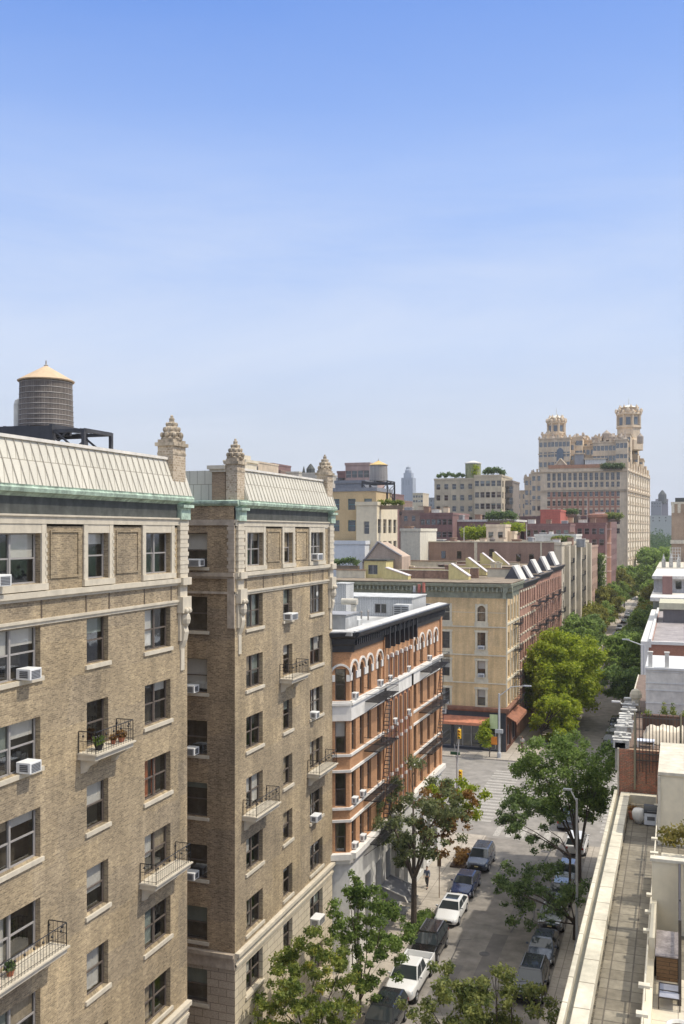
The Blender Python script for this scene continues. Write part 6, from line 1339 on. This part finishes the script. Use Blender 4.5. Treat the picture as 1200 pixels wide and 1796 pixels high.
        MB().b(min(sx*(w-.02), sx*(w+.17)), max(sx*(w-.02), sx*(w+.17)), cb0+.25, cb0+.36, zs+.02, zs+.15).build('mirror', pm, e, bevel=.02)
    MB().b(-w*.5, w*.5, -h-.012, -h+.05, zh*.55, zh*.80).b(-w*.62, w*.62, -h+.0, -h+.06, zb+.1, zb+.22).build('grille', BLKP, e); MB().b(-.16, .16, -h-.02, -h-.01, zb+.24, zb+.34).build('number_plate', plain('plate', (.7, .6, .3)), e)
    MB().b(-w*.9, w*.9, -h+.5, h-.5, .12, zb).build('underbody', BLKP, e)
    e.location = (x, y, .0); e.rotation_euler = (0, 0, PI if flip else 0); return e
LX = -16.72; RX = -9.05
def yfr(py, X, z=0):                       # distance where a ground point of lateral X shows at height py
    d = (H-z)*1700/(py-932); return (d+X*sA)/cA
def place(py, X, L): return yfr(py, X)+L/2
NAVY = paint('dark blue paint', (.015, .03, .10)); WHT = paint('white car paint', (.72, .72, .71), 0, .3); BLC = paint('black car paint', (.012, .012, .014)); CHR = paint('charcoal paint', (.035, .037, .042)); SILV = paint('silver paint', (.27, .285, .31), .6, .22); GRYB = paint('blue grey paint', (.09, .11, .15), .5, .25)
car(LX, place(1840, LX, 4.7), 'suv', CHR, 'charcoal parked car with glass roof, nearest on the left kerb', sunroof=True)
car(LX, place(1766, LX, 5.8), 'pickup', WHT, 'white double cab pickup truck parked at the left kerb', 'pickup truck')
car(LX, place(1696, LX, 4.7), 'suv', BLC, 'black parked car with roof rails right behind the white pickup', rack=True)
car(LX+.05, place(1628, LX, 4.75), 'sedan', WHT, 'white sedan parked at the left kerb with dark roof glass', sunroof=True)
car(LX-.05, place(1580, LX, 4.75), 'sedan', NAVY, 'dark blue sedan parked at the left kerb beyond the white sedan')
car(LX, place(1533, LX, 4.7), 'suv', GRYB, 'blue grey parked car half hidden by leaves beyond the dark blue sedan')
car(RX, place(1768, RX, 4.7), 'suv', CHR, 'dark parked car nearest on the right kerb under the olive tree', rack=True)
car(RX, place(1700, RX, 4.75), 'sedan', GRYB, 'blue grey parked car, second on the right kerb')
car(RX, place(1640, RX, 4.7), 'suv', SILV, 'silver parked car, third on the right kerb, half under the dark tree', rack=True)
car(RX, place(1596, RX, 4.75), 'sedan', SILV, 'pale parked car, fourth on the right kerb behind leaves')
car(RX, place(1558, RX, 4.75), 'sedan', SILV, 'silver parked car, fifth on the right kerb among the leaves')
car(RX, place(1505, RX, 4.7), 'suv', WHT, 'white parked car by the big tree at the near right corner', flip=True)
car(-10.6, 101, 'suv', GRYB, 'grey car driving off past the near crosswalk', flip=True)
for k, (X, Y, kd, pm_, t) in enumerate(((-8.95, 140, 'suv', CHR, 'dark parked car first beyond the avenue on the right'), (-8.95, 146.5, 'sedan', SILV, 'silver parked car second beyond the avenue on the right'), (-8.95, 153, 'suv', BLC, 'black parked car third beyond the avenue on the right'),
        (-16.8, 262, 'suv', WHT, 'nearest white parked car showing between the far treetops'), (-16.8, 285, 'sedan', SILV, 'silver parked car showing between the far treetops'), (-16.8, 305, 'suv', WHT, 'middle white parked car showing between the far treetops'), (-16.8, 330, 'sedan', CHR, 'dark parked car showing between the far treetops'), (-16.8, 352, 'suv', WHT, 'farthest white parked car showing between the treetops'))):
    car(X, Y, kd, pm_, t)
# ================================================================== people
def person(x, y, label, top, bottom, hairc, face=0, stride=.3, skin=(.45, .28, .2), bag=None):
    e = empty('person', (0, 0, 0), label, 'person')
    SK = plain('skin %s' % label[:9], skin, .6, .05, streak=False)
    def skinned(name, joints, edges, mat):
        me = bpy.data.meshes.new(name); me.from_pydata([j[0] for j in joints], edges, []); me.materials.append(mat)
        o = bpy.data.objects.new(name, me); COL.objects.link(o); o.parent = e
        m = o.modifiers.new('skin', 'SKIN'); o.modifiers.new('sub', 'SUBSURF').levels = 1; o.modifiers['sub'].render_levels = 2
        for i, j in enumerate(joints): me.skin_vertices[0].data[i].radius = (j[1], j[2] if len(j) > 2 else j[1])
        me.skin_vertices[0].data[0].use_root = True
        return o
    s = stride
    J = [((0, 0, .95), .13, .10), ((0, .0, 1.18), .125, .09), ((0, -.01, 1.40), .15, .095), ((0, -.02, 1.50), .06), ((0, -.03, 1.58), .055)]
    E_ = [(0, 1), (1, 2), (2, 3), (3, 4)]
    def arm(sx, sw):
        k = len(J); J.extend([((sx*.19, 0, 1.42), .055), ((sx*.25, .05*sw, 1.15), .042), ((sx*.25, -.12+.1*sw, .93), .032), ((sx*.245, -.16+.12*sw, .86), .032, .018)]); E_.extend([(2, k), (k, k+1), (k+1, k+2), (k+2, k+3)])
        for q in range(4):
            kk = len(J); J.extend([((sx*.245+(q-1.5)*.018, -.18+.12*sw, .82), .009), ((sx*.24+(q-1.5)*.018, -.175+.12*sw, .775+.006*abs(q-1)), .008)]); E_.extend([(k+3, kk), (kk, kk+1)])
        kk = len(J); J.append(((sx*.215, -.2+.12*sw, .83), .01)); E_.append((k+3, kk))
    def leg(sx, sw):
        k = len(J); J.extend([((sx*.09, 0, .86), .085), ((sx*.10, -sw*.10-.03, .49), .06), ((sx*.10, -sw*.32+.05, .1), .042), ((sx*.105, -sw*.34-.1, .05), .04, .03)]); E_.extend([(0, k), (k, k+1), (k+1, k+2), (k+2, k+3)])
    arm(-1, 1); arm(1, -1); leg(-1, -s/.3); leg(1, s/.3)
    skinned('body', J, E_, SK)
    hd = MB(); hd.lathe((0, -.03, 1.58), [(.05, 0), (.068, .03), (.078, .08), (.08, .13), (.07, .18), (.04, .215), (.005, .225)], 14, sx=.92, sy=1.12)
    hd.prism(FX(-.012), [(.0, 1.66), (.0, 1.70), (.024, 1.70)], -.135, -.11)
    for sx in (-1, 1): hd.ball((sx*.028, -.108, 1.70), .011, 6); hd.ball((sx*.076, -.02, 1.685), .02, 6, 1.5)
    hd.b(-.022, .022, -.118, -.108, 1.632, 1.64)
    hd.build('head', SK, e, smooth=True)
    MB().lathe((0, -.012, 1.66), [(.07, 0), (.088, .05), (.086, .1), (.06, .145), (.01, .165)], 14, sx=.94, sy=1.1).build('hair', plain('hair %s' % label[:9], hairc, .8, .2), e, smooth=True)
    T_ = [((0, 0, .93), .155, .12), ((0, .0, 1.18), .15, .11), ((0, -.01, 1.41), .17, .11), ((0, -.02, 1.47), .08)]; TE = [(0, 1), (1, 2), (2, 3)]
    for sx, sw in ((-1, 1), (1, -1)):
        k = len(T_); T_.extend([((sx*.19, 0, 1.42), .07), ((sx*.25, .05*sw, 1.15), .056), ((sx*.25, -.10+.1*sw, .96), .045)]); TE.extend([(2, k), (k, k+1), (k+1, k+2)])
    skinned('top', T_, TE, top)
    P_ = [((0, 0, .96), .135, .105)]; PE = []
    for sx, sw in ((-1, -s/.3), (1, s/.3)):
        k = len(P_); P_.extend([((sx*.09, 0, .85), .098), ((sx*.10, -sw*.10-.03, .49), .075), ((sx*.10, -sw*.32+.05, .13), .058)]); PE.extend([(0, k), (k, k+1), (k+1, k+2)])
    skinned('trousers', P_, PE, bottom)
    for sx, sw in ((-1, -s/.3), (1, s/.3)): MB().b(sx*.10-.048, sx*.10+.048, -sw*.34-.17, -sw*.34+.09, .0, .09).build('shoe', BLKP, e, bevel=.02)
    e.location = (x, y, .15); e.rotation_euler = (0, 0, face); return e
person(-19.9, yfr(1560, -19.9), 'person walking on the left pavement in blue grey jacket and dark trousers', plain('blue grey jacket', (.13, .15, .22), .9, .1), plain('dark trousers', (.04, .04, .045), .9, .1), (.03, .02, .015))
person(-20.2, 133.5, 'person in a white top and dark trousers beyond the avenue on the left pavement', plain('white shirt', (.6, .58, .55), .9, .1), plain('maroon trousers', (.12, .05, .05), .9, .1), (.1, .06, .03), face=PI)
# ================================================================== street furniture
GALV = plain('galvanised steel', (.45, .46, .46), .5, .1, streak=False); SIGY = plain('traffic signal yellow', (.80, .50, .03), .5, .05, streak=False)
def signal(x, y, z, label, facing=-1, n=3):
    e = empty('traffic_signal', (x, y, z), label, 'traffic signal')
    MB().b(x-.17, x+.17, y-.14, y+.14, z, z+.33*n).build('housing', SIGY, e, bevel=.02)
    for k in range(n):
        zz = z+.165+.33*k; q = MB()
        for i in range(10):
            a0, a1 = PI*i/10-.1, PI*(i+1)/10-.1; q.add([(x+.13*math.cos(a0), y-.14, zz+.13*math.sin(a0)), (x+.13*math.cos(a1), y-.14, zz+.13*math.sin(a1)), (x+.13*math.cos(a1), y-.34, zz+.13*math.sin(a1)), (x+.13*math.cos(a0), y-.34, zz+.13*math.sin(a0))], [(0, 1, 2, 3)])
        v = q.build('visor', SIGY, e); MB().tube((x, y-.139, zz), (x, y-.155, zz), .105, n=14).build('lens', plain(['green lens', 'amber lens', 'red lens'][k % 3], [(.02, .12, .06), (.25, .13, .01), (.25, .02, .01)][k % 3], .2, .02, streak=False), v)
    return e
px_, py_ = -21.6, 98.5
mp_ = empty('signal_pole', (px_, py_, .15), 'silver traffic signal pole with raised guyed mast arm at the near left corner', 'signal pole')
MB().lathe((px_, py_, .15), [(.22, 0), (.22, .5), (.13, .6), (.10, 6.3)], 12).build('pole', GALV, mp_)
ex, ez = Xat(806, py_), Zat(1276, Xat(806, py_), py_)
MB().tube((px_, py_, 5.6), (ex, py_, ez), .09, .06, 8).build('mast_arm', GALV, mp_); MB().tube((px_-.1, py_, 7.8), (px_+(ex-px_)*.75, py_, 5.6+(ez-5.6)*.8), .02).tube((px_, py_, 6.2), (px_-.3, py_, 8.0), .05).build('guy_rod', GALV, mp_)
MB().b(px_-.7, px_+.3, py_-.05, py_+.05, 6.9, 7.2).build('street_name_plate', plain('dark green sign', (.03, .10, .05)), mp_)
signal(ex, py_-.02, ez-1.15, 'yellow traffic signal hanging from the raised end of the mast arm')
signal(px_+.45, py_-.4, Zat(1366, px_+.4, py_), 'yellow traffic signal lower on the near left signal pole')
lx, ly = Xat(872, 126), 127.6
lp = empty('street_lamp', (lx, ly, .15), 'tall grey lamp post with long arm, signs and signals at the far corner', 'street lamp')
zt = Zat(1205, lx, ly)
MB().lathe((lx, ly, .15), [(.28, 0), (.28, .6), (.17, .8), (.12, zt-1)], 12).build('pole', GALV, lp)
MB().tube((lx, ly, zt-1.2), (lx+1.6, ly, zt+.1), .06).tube((lx+1.6, ly, zt+.1), (lx+3.6, ly, zt+.35), .05).b(lx+3.2, lx+4.2, ly-.14, ly+.14, zt+.25, zt+.42).build('arm', GALV, lp)
MB().b(lx-1.25, lx-.2, ly-.06, ly-.02, 3.9, 5.8).build('green_sign', plain('pale green sign', (.50, .58, .30), .6, .1), lp); MB().b(lx-.5, lx+.5, ly-.3, ly+.1, 3.4, 3.9).build('control_box', GALV, lp)
MB().b(lx-1.0, lx-.25, ly-.4, ly-.05, 1.9, 2.9).build('pedestrian_signal', plain('orange signal box', (.75, .26, .03), .5), lp)
l2 = empty('street_lamp', (-7.2, 73, .15), 'slim grey lamp post on the right pavement rising beside the big green tree', 'street lamp')
yl = 70.5; xl = Xat(1012, yl)
zt = Zat(1392, xl, yl)
MB().lathe((xl, yl, .15), [(.2, 0), (.2, .5), (.11, .7), (.075, zt-.5)], 10).tube((xl, yl, zt-.6), (xl-.5, yl+.5, zt+.1), .045).b(xl-1.0, xl-.4, yl+.4, yl+.62, zt+.05, zt+.17).build('pole', GALV, l2)
l3 = empty('street_lamp', (-4, 145, 9), 'pale lamp arm over the street in front of the white edged building', 'street lamp')
xa, xb = Xat(1100, 128), Xat(1130, 128); za, zb_ = Zat(1122, xa, 128), Zat(1133, xb, 128)
MB().tube((xb, 128, zb_), (xa, 128, za), .07).b(xa-.6, xa+.3, 127.87, 128.13, za-.05, za+.1).lathe((xb, 128, .15), [(.2, 0), (.12, .8), (.09, zb_)], 10).build('pole', GALV, l3)
sp = empty('sign_pole', (-18.3, 78, .15), 'thin brown parking sign pole on the left pavement by the walking person', 'sign pole')
ys_ = yfr(1578, -18.4); MB().tube((-18.4, ys_, .15), (-18.4, ys_, 3.6), .035).b(-18.56, -18.24, ys_-.03, ys_+.01, 2.7, 3.4).build('pole', plain('rusty pole', (.2, .13, .08)), sp)
for (x, y, a, t) in ((-18.5, 86.5, LEAF_O, 'brown orange low shrub bed on the left pavement before the corner'), (-18.4, 71.2, LEAF_G, 'low green shrubs round the forked tree at the left kerb'), (-4.6, 74, LEAF_D, 'dark hedge along the building wall on the right pavement')):
    e = empty('shrub_bed', (x, y, .15), t, 'shrubs'); R = .8 if x > -10 else .6
    leaves([((x+.25*math.sin(k*3), y-1.6+k*.45 if x < -10 else y-12+k*2.3, .55), R*.8) for k in range(8 if x < -10 else 11)], 1600, .11, a, 'foliage', 50, e)
    MB().b(x-.7, x+.7, y-2 if x < -10 else y-13, y+2 if x < -10 else y+13, .15, .3).build('bed', plain('soil', (.08, .05, .03)), e)
# street entrance things on the left pavement
for k, y in enumerate((73.5, 76.2)):
    e = empty('cellar_hatch', (-20.6, y, .15), ['grey steel cellar hatch on the left pavement near the canopy', 'second grey steel cellar hatch farther along the left pavement'][k], 'hatch'); MB().b(-20.9, -20.1, y-.8, y+.8, .151, .24).b(-20.52, -20.48, y-.8, y+.8, .241, .27).build('plates', plain('worn steel', (.2, .2, .2), .5, .2), e)
# ================================================================== thin summer haze
hb_ = MB().b(-4100, 4100, -350, 6100, -1.2, 135).build('haze', bpy.data.materials.new('haze air')); tag(hb_, 'thin pale summer haze over the street and the far buildings', 'haze', kind='stuff')
hm = hb_.data.materials[0]; hm.use_nodes = True; t = hm.node_tree; t.nodes.clear()
pv = N(t, 'ShaderNodeVolumePrincipled', i={'Color': (.93, .95, 1, 1), 'Density': .00015, 'Anisotropy': .2}); o_ = N(t, 'ShaderNodeOutputMaterial'); t.links.new(pv.outputs[0], o_.inputs['Volume'])
